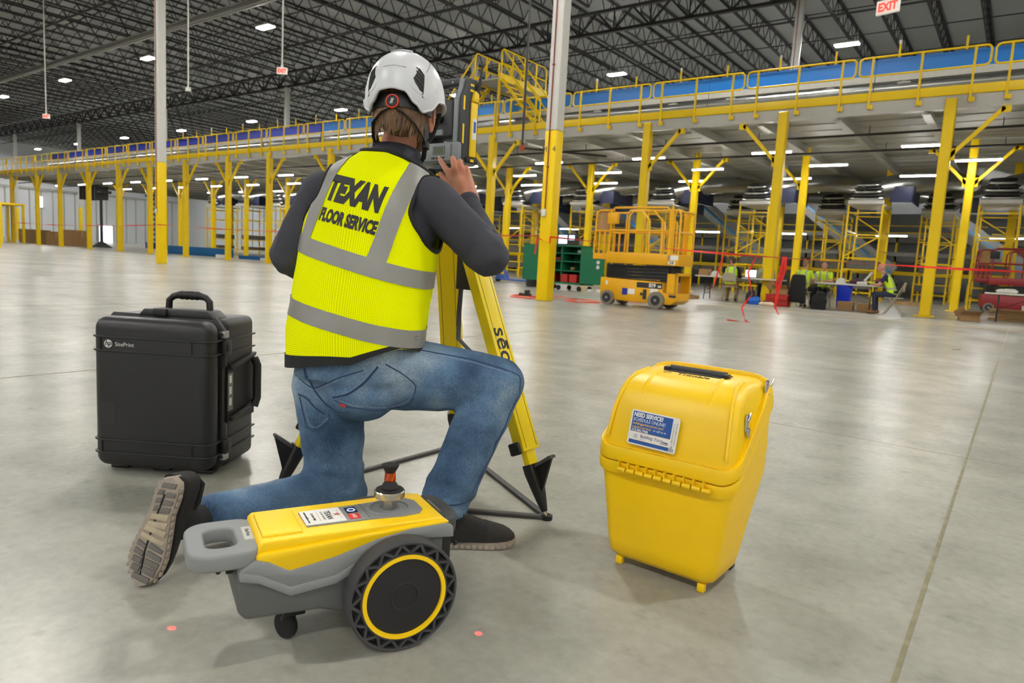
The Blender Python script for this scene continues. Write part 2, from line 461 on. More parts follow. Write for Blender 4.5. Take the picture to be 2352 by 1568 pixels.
# conveyors on the mezzanine
GBED = mat('conveyor_bed', '#c4c2b8', .4, var=.1, vscale=8)
def conveyor(x0, x1, panel, label, seg):
    t = thing('conveyor', label, 'conveyor', (0, 23.3, 0), 0, 'conveyor sections on the mezzanine')
    MB().bb((x0, -.03, 6.93), (x1, .03, 7.36)).bb((x0, -.05, 7.34), (x1, .05, 7.37)).build('side_panel', panel, t)
    MB().bb((x0, -.06, 6.72), (x1, .8, 6.92)).build('bed', GBED, t)
    MB().cyl((x0, .05, 6.52), (x1, .05, 6.52), .16, n=14).build('drive_tube', SILVER, t)
    MB().bb((x0, .5, 6.93), (x1, .56, 7.3)).build('far_panel', panel, t)
    k = x0+.7
    while k < x1:
        MB().bb((k, -.02, MZ), (k+.12, .5, 6.72)).box((k+.06, .1, 6.62), (.34, .3, .14)).build('leg', GBED, t); k += 3.06
xx = 6.0
CN = ['blue-sided conveyor section nearest the right edge of the photo', 'blue-sided conveyor section right of the white column tops', 'blue-sided conveyor section above the seated workers', 'blue-sided conveyor section above the orange lift', 'blue-sided conveyor section right of the M4 column', 'blue-sided conveyor section beside the crossover stair']
for i in range(6):
    conveyor(xx-5.1, xx, BLUE, CN[i], i); xx -= 5.12
LN = ['pale blue conveyor section just left of the helmet', 'navy conveyor section left of the pale blue one', 'navy conveyor section above the blue sheet on the floor', 'navy conveyor section right of the near left column', 'navy conveyor section behind the near left column', 'navy conveyor section left of the near left column', 'navy conveyor section near the left end of the mezzanine', 'leftmost navy conveyor section on the mezzanine']
xx = -25.2
for i in range(8):
    conveyor(xx-5.0, xx, BLUE if i == 0 else NAVY, LN[i], i); xx -= 5.1

# under-floor clutter on top of the mezzanine: crossover stair
def crossover():
    t = thing('crossover_stair', 'yellow steel crossover stair climbing over the conveyor', 'stairs', (-17.6, 21.15, 0))
    zl = 7.75
    def rail(pts, nm='handrail'): MB().tube(pts, .03, 8).build(nm, YEL, t, smooth=60)
    for x in (-.55, .55):
        for y in (.25, 3.2): MB().box((x, y, (zl+MZ)/2), (.09, .09, zl-MZ)).build('post', YEL, t)
    MB().bb((-.65, .15, zl), (.65, 3.3, zl+.06)).build('landing', UNDER, t)
    MB().bb((-.68, .12, zl-.05), (-.63, 3.33, zl+.22)).bb((.63, .12, zl-.05), (.68, 3.33, zl+.22)).build('kick_plate', YEL, t)
    for x in (-.66, .66):
        rail([(x, .2, zl+.1), (x, .2, zl+1.05), (x, .32, zl+1.12), (x, 3.1, zl+1.12), (x, 3.22, zl+1.05), (x, 3.22, zl+.1)])
        rail([(x, .2, zl+.6), (x, 3.22, zl+.6)])
        for y in (.9, 1.7, 2.5): MB().box((x, y, zl+.55), (.05, .05, 1.1)).build('baluster', YEL, t)
    # flights: one down to the right along the edge, one to the left
    for sx in (1, -1):
        n = 8
        for k in range(n):
            z = zl-(k+1)*(zl-MZ)/(n+.5); xx_ = sx*(.75+k*.22)
            MB().box((xx_, .7, z), (.24, .8, .04)).build('tread', YEL, t)
        e = .75+n*.22
        for y in (.28, 1.12):
            MB().bar((sx*.66, y, zl), (sx*e, y, MZ+.1), .05, .2, up=(0, 1, 0)).build('stringer', YEL, t)
            rail([(sx*.66, y, zl+1.12), (sx*e, y, MZ+1.15), (sx*e, y, MZ+.1)])
            rail([(sx*.66, y, zl+.6), (sx*e, y, MZ+.65)])
crossover()
# ================================================================ LAMPS
def highbay():
    t = thing('high_bay_lamp', '', 'lamp', (0, 0, 0), 0, 'high bay lamps hung from the roof')
    MB().box((0, 0, .06), (1.15, .5, .09)).box((0, 0, .14), (.5, .2, .1)).build('housing', WHITE, t, bev=.02)
    MB().add([(-.54, -.21, -.01), (-.54, .21, -.01), (.54, .21, -.01), (.54, -.21, -.01)], [(0, 1, 2, 3)]).build('diffuser', LAMP, t, smooth=0, recalc=False)
    for x in (-.45, .45): MB().cyl((x, 0, .1), (x, 0, ROOF-12.3), .008, n=5).build('hanger', GREYW, t)
    return t
hb = highbay(); first = True; cnt = 0
named = {(-8.5, 37.7): 'high bay lamp above the right end of the mezzanine', (-20.0, 37.7): 'high bay lamp right of the M4 column', (-33.0, 22.05): 'brightest high bay lamp at upper left beside a hanging exit sign', (-46.2, 22.05): 'high bay lamp partly hidden by the near left column', (-58.9, 22.05): 'high bay lamp between the exit sign and the left column', (-71.6, 22.05): 'high bay lamp at the left edge of the photo',
         (-46.2, 37.7): 'high bay lamp just left of the helmet', (-58.9, 37.7): 'high bay lamp second left of the helmet', (-71.6, 37.7): 'high bay lamp just right of the near left column', (-84.4, 37.7): 'high bay lamp left of the near left column'}
for y in (-56.4, -40.7, -25.0, -9.3, 6.4, 22.05, 37.7, 52.5):  # rear rows are unseen, added to brighten surfaces that face the camera
    for k in range(-6, 9):
        x = -8.0-12.75*k+(0.0 if y < 40 else 5)
        if y == 37.7: x += -.3
        if x < X0+3 or x > X1-4: continue
        if y in (52.5,) and k < 1: continue
        if y < 10 and k > 4: continue
        if y < -20 and k > 2: continue
        if y > 10 and k < -3: continue
        lb = None
        for (a, c), s in named.items():
            if abs(a-x) < 1.5 and abs(c-y) < .1: lb = s
        if lb is None:
            cnt += 1; lb = 'high bay roof lamp in row at depth %d m, %s along the row' % (round(y), ORD[k+7])
            lb = {-56.4: 'added unseen rearmost', -40.7: 'added unseen second-from-back', -25.0: 'added unseen middle rear', -9.3: 'unseen front rear', 6.4: 'nearest overhead', 22.05: 'mezzanine edge', 37.7: 'mid mezzanine', 52.5: 'far wall'}[y]+' row high bay lamp, '+ORD[k+7]+' from the right'
        if first: hb.location = (x, y, 12.3); hb['label'] = lb; first = False
        else: dup(hb, (x, y, 12.3), None, lb)
def tube_lamp(L=1.25):
    t = thing('tube_lamp', '', 'lamp', (0, 0, 0), 0, 'linear tube lamps under the mezzanine')
    MB().box((0, 0, .05), (L, .12, .05)).build('housing', WHITE, t)
    MB().add([(-L/2+.02, -.05, .025), (-L/2+.02, -.04, -.015), (-L/2+.02, .04, -.015), (-L/2+.02, .05, .025), (L/2-.02, -.05, .025), (L/2-.02, -.04, -.015), (L/2-.02, .04, -.015), (L/2-.02, .05, .025)], [(0, 1, 5, 4), (1, 2, 6, 5), (2, 3, 7, 6), (0, 3, 2, 1), (4, 5, 6, 7)]).build('tube', TUBEM, t, smooth=0, recalc=False)
    for x in (-.4*L, .4*L): MB().cyl((x, 0, .05), (x, 0, .85), .004, n=4).build('wire', GREYW, t)
    return t
tl = tube_lamp(); first = True
for nm, y, z, x0, dx, n in (('front', 22.9, 4.75, -2.65, -4.3, 15), ('second', 26.0, 4.75, -1.55, -4.35, 15), ('third', 29.3, 4.75, -3.5, -4.35, 13), ('lower', 34.5, 2.85, -.7, -4.2, 9), ('rear', 38.2, 4.72, -1.5, -8.6, 7)):
    for k in range(n):
        lb = ORD[k+1]+' tube lamp from the right in the '+nm+' lamp row under the mezzanine'
        if first: tl.location = (x0, y, z); tl['label'] = lb; first = False
        else: dup(tl, (x0+dx*k, y, z), None, lb)
# exit signs and a hanging camera
EXITR = mat('exit_red', '#ff3b2e', .5, emit=1.6)
EXITW = mat('exit_white', '#f2ece2', .5, emit=.25)
def exit_sign(p, label, w=.36, rz=0, rod=5.0, letters=True):
    t = thing('exit_sign', label, 'sign', p, rz)
    MB().box((0, 0, 0), (w, .07, w*.62)).build('case', EXITW, t, bev=.015)
    if letters: text('lettering', 'EXIT', w*.5, EXITR, t, frame((0, -.037, -.01), (1, 0, 0), (0, 0, 1)), bold=.012, sx=.8)
    else: MB().box((0, -.034, 0), (w*.8, .012, w*.45)).build('panel', EXITR, t)
    MB().cyl((0, 0, w*.3), (0, 0, rod), .028, n=6).build('pendant_rod', WHITE, t)
    MB().cyl((0, 0, w*.3), (0, 0, w*.3+.08), .05, n=8).build('canopy', WHITE, t)
exit_sign((-3.14, 17.8, 7.0), 'white exit sign with red EXIT letters at top right', .5, -.25, 5.5)
exit_sign((-20.31, 14.0, 6.63), 'small red exit sign hanging on a rod left of the helmet', .34, .7, 6.0)
exit_sign((-39.8, 14.0, 6.67), 'small red exit sign hanging on a rod at far left', .34, .7, 6.0)
t = thing('dome_camera', 'small dome camera hanging on a long rod right of the near left column', 'camera', (-26.32+1.2, 13.4, 6.3))
MB().cyl((0, 0, .1), (0, 0, 6.2), .03, n=6).build('pendant_rod', WHITE, t)
MB().lathe([(.0, .16), (.08, .15), (.1, .05), (.1, 0)], n=12).build('housing', WHITE, t)
MB().ell((0, 0, 0), (.085, .085, .09), n=12, k=8).build('dome', mat('smoked_dome', '#30343a', .1), t)
# drop pipe by the crossover
t = thing('drop_pipe', 'dark vertical drop pipe left of the M4 column', 'pipe', (-15.2, 20.6, 0))
MB().cyl((0, 0, 4.9), (0, 0, 13), .045, n=8).build('riser', BP, t)
MB().cyl((0, 0, 4.95), (2.4, 2.0, 4.85), .035, n=8).build('branch', BP, t)
MB().box((0, 0, 4.95), (.13, .13, .2)).build('coupling', mat('orange_coupling', '#a8401c', .5), t)
# ================================================================ MID-GROUND
def blob(name, mb, m, parent, vox, it=6, fac=0.5, post=None, **tags):
    """closed shapes fused into one continuous surface"""
    me = bpy.data.meshes.new(name); me.from_pydata(mb.v, [], mb.f)
    bm = bmesh.new(); bm.from_mesh(me); bmesh.ops.recalc_face_normals(bm, faces=bm.faces); bm.to_mesh(me); bm.free()
    o = bpy.data.objects.new(name, me)
    r = o.modifiers.new('r', 'REMESH'); r.mode = 'VOXEL'; r.voxel_size = vox; r.use_smooth_shade = True
    if it:
        s = o.modifiers.new('s', 'SMOOTH'); s.factor = fac; s.iterations = it
    me2 = baked(o)
    bpy.data.objects.remove(o); bpy.data.meshes.remove(me); me2.materials.clear(); me2.name = name
    if post: me2 = post(me2) or me2
    return link(name, me2, m, parent, 180, **tags)
def ellring(c, a, b, wa, wb, n=28, p=2.3):
    o = []
    for j in range(n):
        t = 2*PI*j/n; x, y = math.cos(t), math.sin(t)
        x = math.copysign(abs(x)**(2/p), x); y = math.copysign(abs(y)**(2/p), y)
        o.append(V(c)+V(a)*x*wa+V(b)*y*wb)
    return o

ORG = mat('lift_orange_yellow', (0.80, 0.40, 0.004), .35, var=.1, vscale=3)
TYRE = mat('grey_tyre', '#7a7566', .8)
def scissor_lift(loc, rz, label, paint, ladder=True, marks=True):
    t = thing('scissor_lift', label, 'lift', loc, rz)
    P = paint
    body = [(-.95, .2), (-.95, .62), (.62, .58), (.62, .36), (.95, .36), (.95, .2), (.82, .11), (-.2, .11), (-.68, .13)]
    MB().prism(body, -.34, .34, 'y').build('chassis', P, t, bev=.02)
    for x in (-.72, .5):
        for y in (-.34, .34):
            wz = .19 if x > 0 else .165
            w_ = MB().lathe([(.06, -.07), (wz, -.07), (wz, .07), (.06, .07)], (x, y, wz), (0, 1, 0), 20).build('wheel', TYRE, t)
            MB().lathe([(0, -.075), (.11, -.075), (.11, .075), (0, .075)], (x, y, wz), (0, 1, 0), 16).build('hub', DARK, w_)
            MB().lathe([(0, -.085), (.03, -.085), (.03, .085), (0, .085)], (x, y, wz), (0, 1, 0), 10).build('hub_cap', SILVER, w_)
    for k in range(4):
        for s in (-1, 1):
            for y in (-.28, .28):
                MB().bar((-.8, y, .65+.075*k), (.72, y, .68+.075*k+.012*s), .07, .06).build('scissor_arm', DARK, t)
    MB().bb((-.86, -.25, .63), (-.6, .25, .92)).bb((.5, -.25, .6), (.75, .25, .92)).build('scissor_pivots', DARK, t)
    MB().bb((-.82, -.38, .95), (.95, .38, 1.2)).bb((-1.2, -.34, 1.02), (-.82, .34, 1.16)).build('platform', P, t, bev=.012)
    def rail(pts, nm='rail'): MB().tube(pts, .024, 8).build(nm, P, t, smooth=60)
    for y in (-.36, .36):
        rail([(-.78, y, 1.18), (-.76, y, 2.1), (-.68, y, 2.18), (.6, y, 2.18), (.68, y, 2.1), (.7, y, 1.18)])
        rail([(-.78, y, 1.68), (.7, y, 1.68)])
        rail([(-.3, y, 1.18), (-.3, y, 2.0), (-.22, y, 2.1), (.0, y, 2.1), (.2, y, 1.9), (.22, y, 1.2)])
        rail([(.3, y, 2.1), (.5, y, 1.9), (.52, y, 1.2)])
        rail([(-1.18, y*.94, 1.16), (-1.15, y*.94, 2.05), (-1.08, y*.94, 2.12), (-.7, y*.94, 2.12)])
        rail([(-1.18, y*.94, 1.66), (-.78, y*.94, 1.66)])
        for x in (-1.05, -.92): rail([(x, y*.94, 1.16), (x, y*.94, 1.66)])
        rail([(.78, y, 1.0), (.78, y, 2.02), (.86, y, 2.14), (.92, y, 2.02), (.92, y, 1.0)])
        MB().box((.72, y, 1.6), (.09, .05, 1.1)).build('gate_post', P, t)
    for x in (-1.15, .9):
        rail([(x, -.34, 2.1), (x, .34, 2.1)]); rail([(x, -.34, 1.66), (x, .34, 1.66)])
    # end ladder frame
    MB().bb((.72, -.36, .36), (.94, -.33, .78)).bb((.9, -.36, .36), (.95, -.3, .8)).bb((.9, .3, .36), (.95, .36, .8)).bb((.9, -.36, .74), (.95, .36, .8)).bb((.72, .33, .36), (.94, .36, .78)).build('end_frame', P, t)
    MB().box((-.72, -.34, 1.95), (.26, .1, .26)).build('control_box', DARK if not marks else P, t, bev=.02)
    MB().box((-.98, -.3, 1.8), (.3, .04, .42)).box((-.98, -.3, 2.02), (.26, .05, .18)).build('document_bag', CARD, t, bev=.01)
    if marks:
        wm = mat('decal_white', '#e4e2da', .5)
        text('model_number', 'S19', .11, wm, t, frame((.37, -.343, .5), (1, 0, 0), (0, 0, 1)), bold=.006)
        text('model_suffix', '30E', .055, wm, t, frame((.54, -.343, .485), (1, 0, 0), (0, 0, 1)), bold=.003)
        MB().box((.3, -.341, .5), (.62, .004, .12)).box((.44, -.341, .46), (.01, .006, .05)).build('model_plate', DARK, t)
        text('maker_mark', 'JCB', .06, DARK, t, frame((.8, -.384, 1.01), (1, 0, 0), (0, 0, 1)), bold=.003)
        MB().box((.82, -.382, 1.12), (.24, .006, .1)).box((.8, -.382, 1.01), (.16, .004, .07)).build('placard', wm, t)
        MB().box((-.3, -.341, .33), (.13, .006, .15)).build('blue_decal', NAVY, t)
        MB().box((-.13, -.341, .34), (.16, .006, .12)).box((.42, -.341, .39), (.18, .006, .09)).box((-.78, -.341, .5), (.06, .006, .09)).build('white_decal', wm, t)
        MB().box((.12, -.341, .3), (.06, .006, .06)).box((.2, -.341, .3), (.09, .006, .22)).box((.86, -.345, .3), (.16, .006, .05)).build('vent_slot', DARK, t)
    return t
scissor_lift((-6.83, 14.18, 0), -.03, 'orange-yellow scissor lift parked in front of the mezzanine', ORG)
scissor_lift((-.2, 29.0, 0), .15, 'dark red scissor lift behind the table at the far right', mat('dark_red_paint', '#8e1f22', .4), marks=False)

# green tool cabinet with open doors
GRN = mat('green_paint', '#0f6b47', .45)
t = thing('tool_cabinet', 'green wheeled tool cabinet with open doors right of the M4 column', 'cabinet', (-12.05, 19.2, 0), -.12)
MB().bb((-.85, -.35, .2), (-.8, .35, 1.45)).bb((.8, -.35, .2), (.85, .35, 1.45)).bb((-.85, .3, .2), (.85, .35, 1.45)).bb((-.85, -.35, 1.41), (.85, .35, 1.45)).bb((-.85, -.35, .2), (.85, .35, .26)).bb((-.04, -.3, .2), (.0, .35, 1.45)).build('shell', GRN, t)
for z in (.62, .92, 1.18): MB().bb((-.8, -.3, z), (.8, .32, z+.03)).build('shelf', GRN, t)
d = MB().bb((-1.6, -.42, .26), (-.86, -.37, 1.45)).bb((-1.55, -.44, .6), (-.9, -.42, .64)).build('door', GRN, t)
d = MB().bb((.88, -.42, .26), (1.75, -.37, 1.12)).bb((.92, -.44, .72), (1.7, -.42, .75)).build('door', GRN, t)
for z in (.95, .8): MB().cyl((1.55, -.44, z), (1.55, -.42, z), .06, n=14).build('dial', REFL, d)
for x in (-.75, -.1, .75): 
    for y in (-.28, .28): MB().cyl((x, y-.02, .08), (x, y+.02, .08), .08, n=12).build('caster', RUBBER, t)
for x in (-.55, .12, .5): MB().bb((x-.16, -.3, .27), (x+.14, .1, .52)).build('drawer_bin', RED, t)
MB().bb((-.3, -.2, 1.46), (.1, -.16, 1.8)).bb((.14, -.22, 1.46), (.55, -.17, 1.82)).build('screen', DARK, t)
MB().bb((-.28, -.205, 1.5), (.08, -.2, 1.78)).bb((.17, -.226, 1.62), (.4, -.22, 1.78)).build('screen_glow', mat('screen_light', '#cfe0f2', .4, emit=1.2), t)
for k, (x, z) in enumerate(((-.6, .96), (-.35, .96), (.25, .66), (.5, 1.22), (-.2, 1.22))): MB().box((x, 0, z+.05), (.16, .12, .1)).build('stored_item', [REFL, RED, CARD][k % 3], t, bev=.02)
# bin, pallet jack, pallet with boxes
t = thing('waste_bin', 'grey waste bin left of the M4 column base', 'bin', (-13.7, 19.6, 0))
MB().lathe([(.0, .01), (.22, .01), (.28, .8), (.31, .8), (.31, .84), (.27, .84), (.2, .05), (0, .05)], n=20).build('bin_body', mat('bin_grey', '#37393a', .6), t)
MB().box((.1, -.27, .66), (.18, .02, .16)).build('label', mat('pale_green', '#9ab890', .6), t)
JB = mat('jack_blue', '#3d63b8', .45)
t = thing('pallet_jack', 'blue hand pallet jack standing left of the waste bin', 'pallet jack', (-16.4, 21.9, 0), .1)
for y in (-.2, .2): MB().bb((-.3, y-.07, .06), (1.0, y+.07, .13)).build('fork', JB, t, bev=.02)
MB().prism([(-.6, .1), (-.5, .6), (-.4, .62), (-.12, .14), (-.12, .08), (-.6, .08)], -.2, .2, 'y').build('body', JB, t, bev=.02)
MB().cyl((-.55, -.08, .1), (-.55, .08, .1), .1, n=14).build('steer_wheel', RUBBER, t)
MB().cyl((-.5, 0, .5), (-.75, 0, 1.15), .025, n=8).build('handle', DARK, t)
MB().box((-.26, -.205, .36), (.14, .01, .12)).build('plate', YEL, t)
def pallet(p, label, rz=0, w=1.2, d=1.0):
    t = thing('pallet', label, 'pallet', p, rz)
    for k in range(6): MB().bb((-w/2+k*w/5.5, -d/2, .11), (-w/2+k*w/5.5+.1, d/2, .13)).build('deck_board', WOOD, t)
    for y in (-d/2, -.05, d/2-.1): MB().bb((-w/2, y, .0), (w/2+.08, y+.1, .11)).build('runner', WOOD, t)
    return t
def carton(p, s, label, rz=0, m=CARD, flaps=False, nm='cardboard_box'):
    t = thing(nm, label, 'box', p, rz)
    x, y, z = s
    MB().bb((-x/2, -y/2, 0), (x/2, y/2, z)).build('carton', m, t, bev=.006, seg=1)
    MB().bb((-x/2-.002, -.03, z*.55), (x/2+.002, .03, z+.003)).build('tape_strip', mat('packing_tape', '#c4a679', .3), t)
    if flaps:
        MB().bar((-x/2, -y/2, z), (-x/2-.1, -y/2-.12, z+.14), x*.6, .008, up=(0, 1, 0)).bar((0, -y/2, z), (0, -y/2-.2, z+.1), x, .008, up=(0, 0, 1)).build('flap', m, t)
    return t
pallet((-9.2, 20.1, 0), 'wooden pallet behind the rear of the scissor lift', .1, 2.2, 1.0)
carton((-8.7, 20.1, .13), (.9, .6, .55), 'open cardboard box on the pallet left of the scissor lift', .1, flaps=True)
carton((-9.7, 20.1, .13), (.7, .6, .4), 'low cardboard box under the cabinet door on the pallet', 0)
for k, (x, y) in enumerate(((-10.9, 18.8), (-10.6, 18.8), (-10.25, 18.8))):
    MB().box((0, 0, .05), (.16, .12, .1)).build('foam_block', REFL, None, bev=.02, label=['left', 'middle', 'right'][k]+' white foam block on the floor before the pallet', category='foam block', group='foam blocks by the pallet').location = (x, y, 0)
# orange extension cord heap at the column
OC = mat('orange_cord', '#e8512c', .5)
def cord(name, pts, r, m, label, cat='cord'):
    P = []
    for i in range(len(pts)-1):
        a, b = V(pts[i]), V(pts[i+1]); p_ = V(pts[i-1]) if i else a; q_ = V(pts[i+2]) if i+2 < len(pts) else b
        for k in range(5):
            u = k/5
            P.append(.5*((2*a)+(b-p_)*u+(2*p_-5*a+4*b-q_)*u*u+(3*a-p_-3*b+q_)*u**3))
    P.append(V(pts[-1]))
    return MB().tube(P, r, 6).build(name, m, None, smooth=60, label=label, category=cat)
random.seed(3)
def heap(cx, cy, n, rx, ry): return [(cx+rx*math.cos(k*1.3)*random.uniform(.5, 1), cy+ry*math.sin(k*1.3)*random.uniform(.5, 1), .012+.012*(k % 4)) for k in range(n)]
cord('extension_cord', [(-9.9, 13.3, .01), (-10.4, 14.2, .01), (-9.6, 15.2, .01), (-9.2, 14.3, .01)]+heap(-9.5, 13.35, 15, .5, .35), .007, OC, 'orange extension cord heaped left of the M4 column base')
cord('extension_cord', heap(-8.2, 13.8, 15, .5, .4)+[(-7.6, 15.5, .01), (-7.2, 17.3, .01)], .007, OC, 'orange extension cord coiled right of the M4 column base')
t = thing('power_strip', 'dark power strip lying on the orange cord heap', 'power strip', (-9.45, 13.25, .06), .5)
MB().box((0, 0, .03), (.3, .1, .06)).box((.05, .0, .1), (.12, .14, .08)).build('strip', DARK, t, bev=.01)
MB().box((-.1, 0, .065), (.05, .05, .02)).build('plug', RED, t)

# red barricade tape along the column line
TAPE = mat('red_tape', '#e0281d', .4)
def tape(pts, label, wdt=.036, nm='barricade_tape'):
    mb = MB(); P = [V(p) for p in pts]; Q = []
    for i in range(len(P)-1):
        for k in range(8): Q.append(P[i].lerp(P[i+1], k/8))
    Q.append(P[-1]); rings = []
    for i, p in enumerate(Q):
        d = (Q[min(i+1, len(Q)-1)]-Q[max(i-1, 0)]).normalized(); a = i*.55+1.2*math.sin(i*.4)
        s = V((0, -1, 0)) if abs(d.z) > .7 else V((0, 0, 1)); s = (s-d*s.dot(d)).normalized(); u = d.cross(s)
        q = s*math.cos(a*.35)+u*math.sin(a*.35)
        nn = d.cross(q)*.001
        rings.append([p+q*wdt/2+nn, p-q*wdt/2+nn, p-q*wdt/2-nn, p+q*wdt/2-nn])
    return mb.loft(rings).build(nm, TAPE, None, smooth=50, label=label, category='tape')
def sag(x0, z0, x1, z1, s, y=12.93, n=9): return [(x0+(x1-x0)*i/n, y, z0+(z1-z0)*i/n-s*4*(i/n)*(1-i/n)) for i in range(n+1)]
tape(sag(-8.63, 1.45, 8.9, 1.42, .3), 'red barricade tape stretched right from the M4 column past the lift')
tape(sag(-26.5, 1.47, -8.95, 1.47, .12), 'red barricade tape stretched between the two nearest building columns')
tape(sag(-44.2, 1.42, -26.6, 1.45, .12), 'red barricade tape stretched left from the near left column')
tape([(-8.6, 12.9, 1.45), (-8.6, 12.9, 1.3), (-8.96, 12.91, 1.42), (-9.0, 12.9, 1.05)], 'red tape knot with loose tail tied on the M4 column', .035)
tape([(-4.0, 12.9, 1.22), (-4.12, 12.88, .9), (-4.0, 12.85, .5), (-4.15, 12.8, .25), (-4.05, 12.75, .02), (-3.9, 12.55, .01), (-4.3, 12.5, .01)], 'red tape strand hanging to the floor near the seated pair', .03)
tape([(-4.62, 12.93, 1.25), (-4.7, 12.92, .9), (-4.8, 12.92, .5)], 'short red tape strand hanging over the table behind the lift', .03)
mb = MB()
for k in range(7):
    a = k*.9; mb.tube([(-3.5+.03*math.cos(a), 12.9, 1.22), (-3.5+.05*math.cos(a), 12.9+.04*math.sin(a), 1.0), (-3.56+.05*math.sin(a), 12.9+.03*math.cos(a), .75), (-3.56, 12.9, .5)], .012, 5)
mb.tube([(-3.56, 12.9, .55), (-3.58, 12.9, .3), (-3.5, 12.9, .17)], [.03, .02, .008], 5)
mb.build('tape_bundle', TAPE, None, label='bunched red tape bundle hanging beside the man with the dark jacket', category='tape')

# ---------------------------------------------------------------- folding tables and chairs
TBL = mat('table_top_white', '#d8d3c6', .5)
def fold_table(p, label, rz=0, L=2.3, W=.76):
    t = thing('folding_table', label, 'table', p, rz)
    MB().bb((-L/2, -W/2, .70), (L/2, W/2, .74)).build('tabletop', TBL, t, bev=.012)
    for s in (-1, 1):
        x = s*(L/2-.3)
        MB().tube([(x, -W*.38, .01), (x, -W*.3, .25), (x, -W*.25, .7)], .014, 7).tube([(x, W*.38, .01), (x, W*.3, .25), (x, W*.25, .7)], .014, 7).cyl((x, -W*.32, .2), (x, W*.32, .2), .011, n=6).build('leg_frame', DARK, t)
        MB().cyl((x, 0, .3), (s*.25, 0, .69), .01, n=6).build('stay', DARK, t)
    return t
def fold_chair(p, rz, label):
    t = thing('folding_chair', label, 'chair', p, rz)       # faces +Y
    for s in (-1, 1):
        MB().tube([(s*.2, .22, 0), (s*.2, -.05, .45), (s*.2, -.2, .8), (s*.13, -.22, .86)], .012, 7).build('front_leg', BEIGE, t)
        MB().tube([(s*.18, -.26, 0), (s*.18, .1, .44)], .012, 7).build('rear_leg', BEIGE, t)
    MB().bb((-.2, -.18, .435), (.2, .22, .46)).build('seat', BEIGE, t, bev=.01)
    bk = [V((x, -.2-.02*(1-(x/.2)**2), z)) for x, z in ((-.2, .62), (-.2, .76), (-.14, .84), (0, .87), (.14, .84), (.2, .76), (.2, .62))]
    MB().loft([bk, [q+V((0, .02, 0)) for q in bk]]).build('backrest', BEIGE, t)
    MB().cyl((-.2, -.12, .6), (.2, -.12, .6), .01, n=6).cyl((-.18, -.2, .1), (.18, -.2, .1), .009, n=6).build('crossbar', BEIGE, t)
    return t
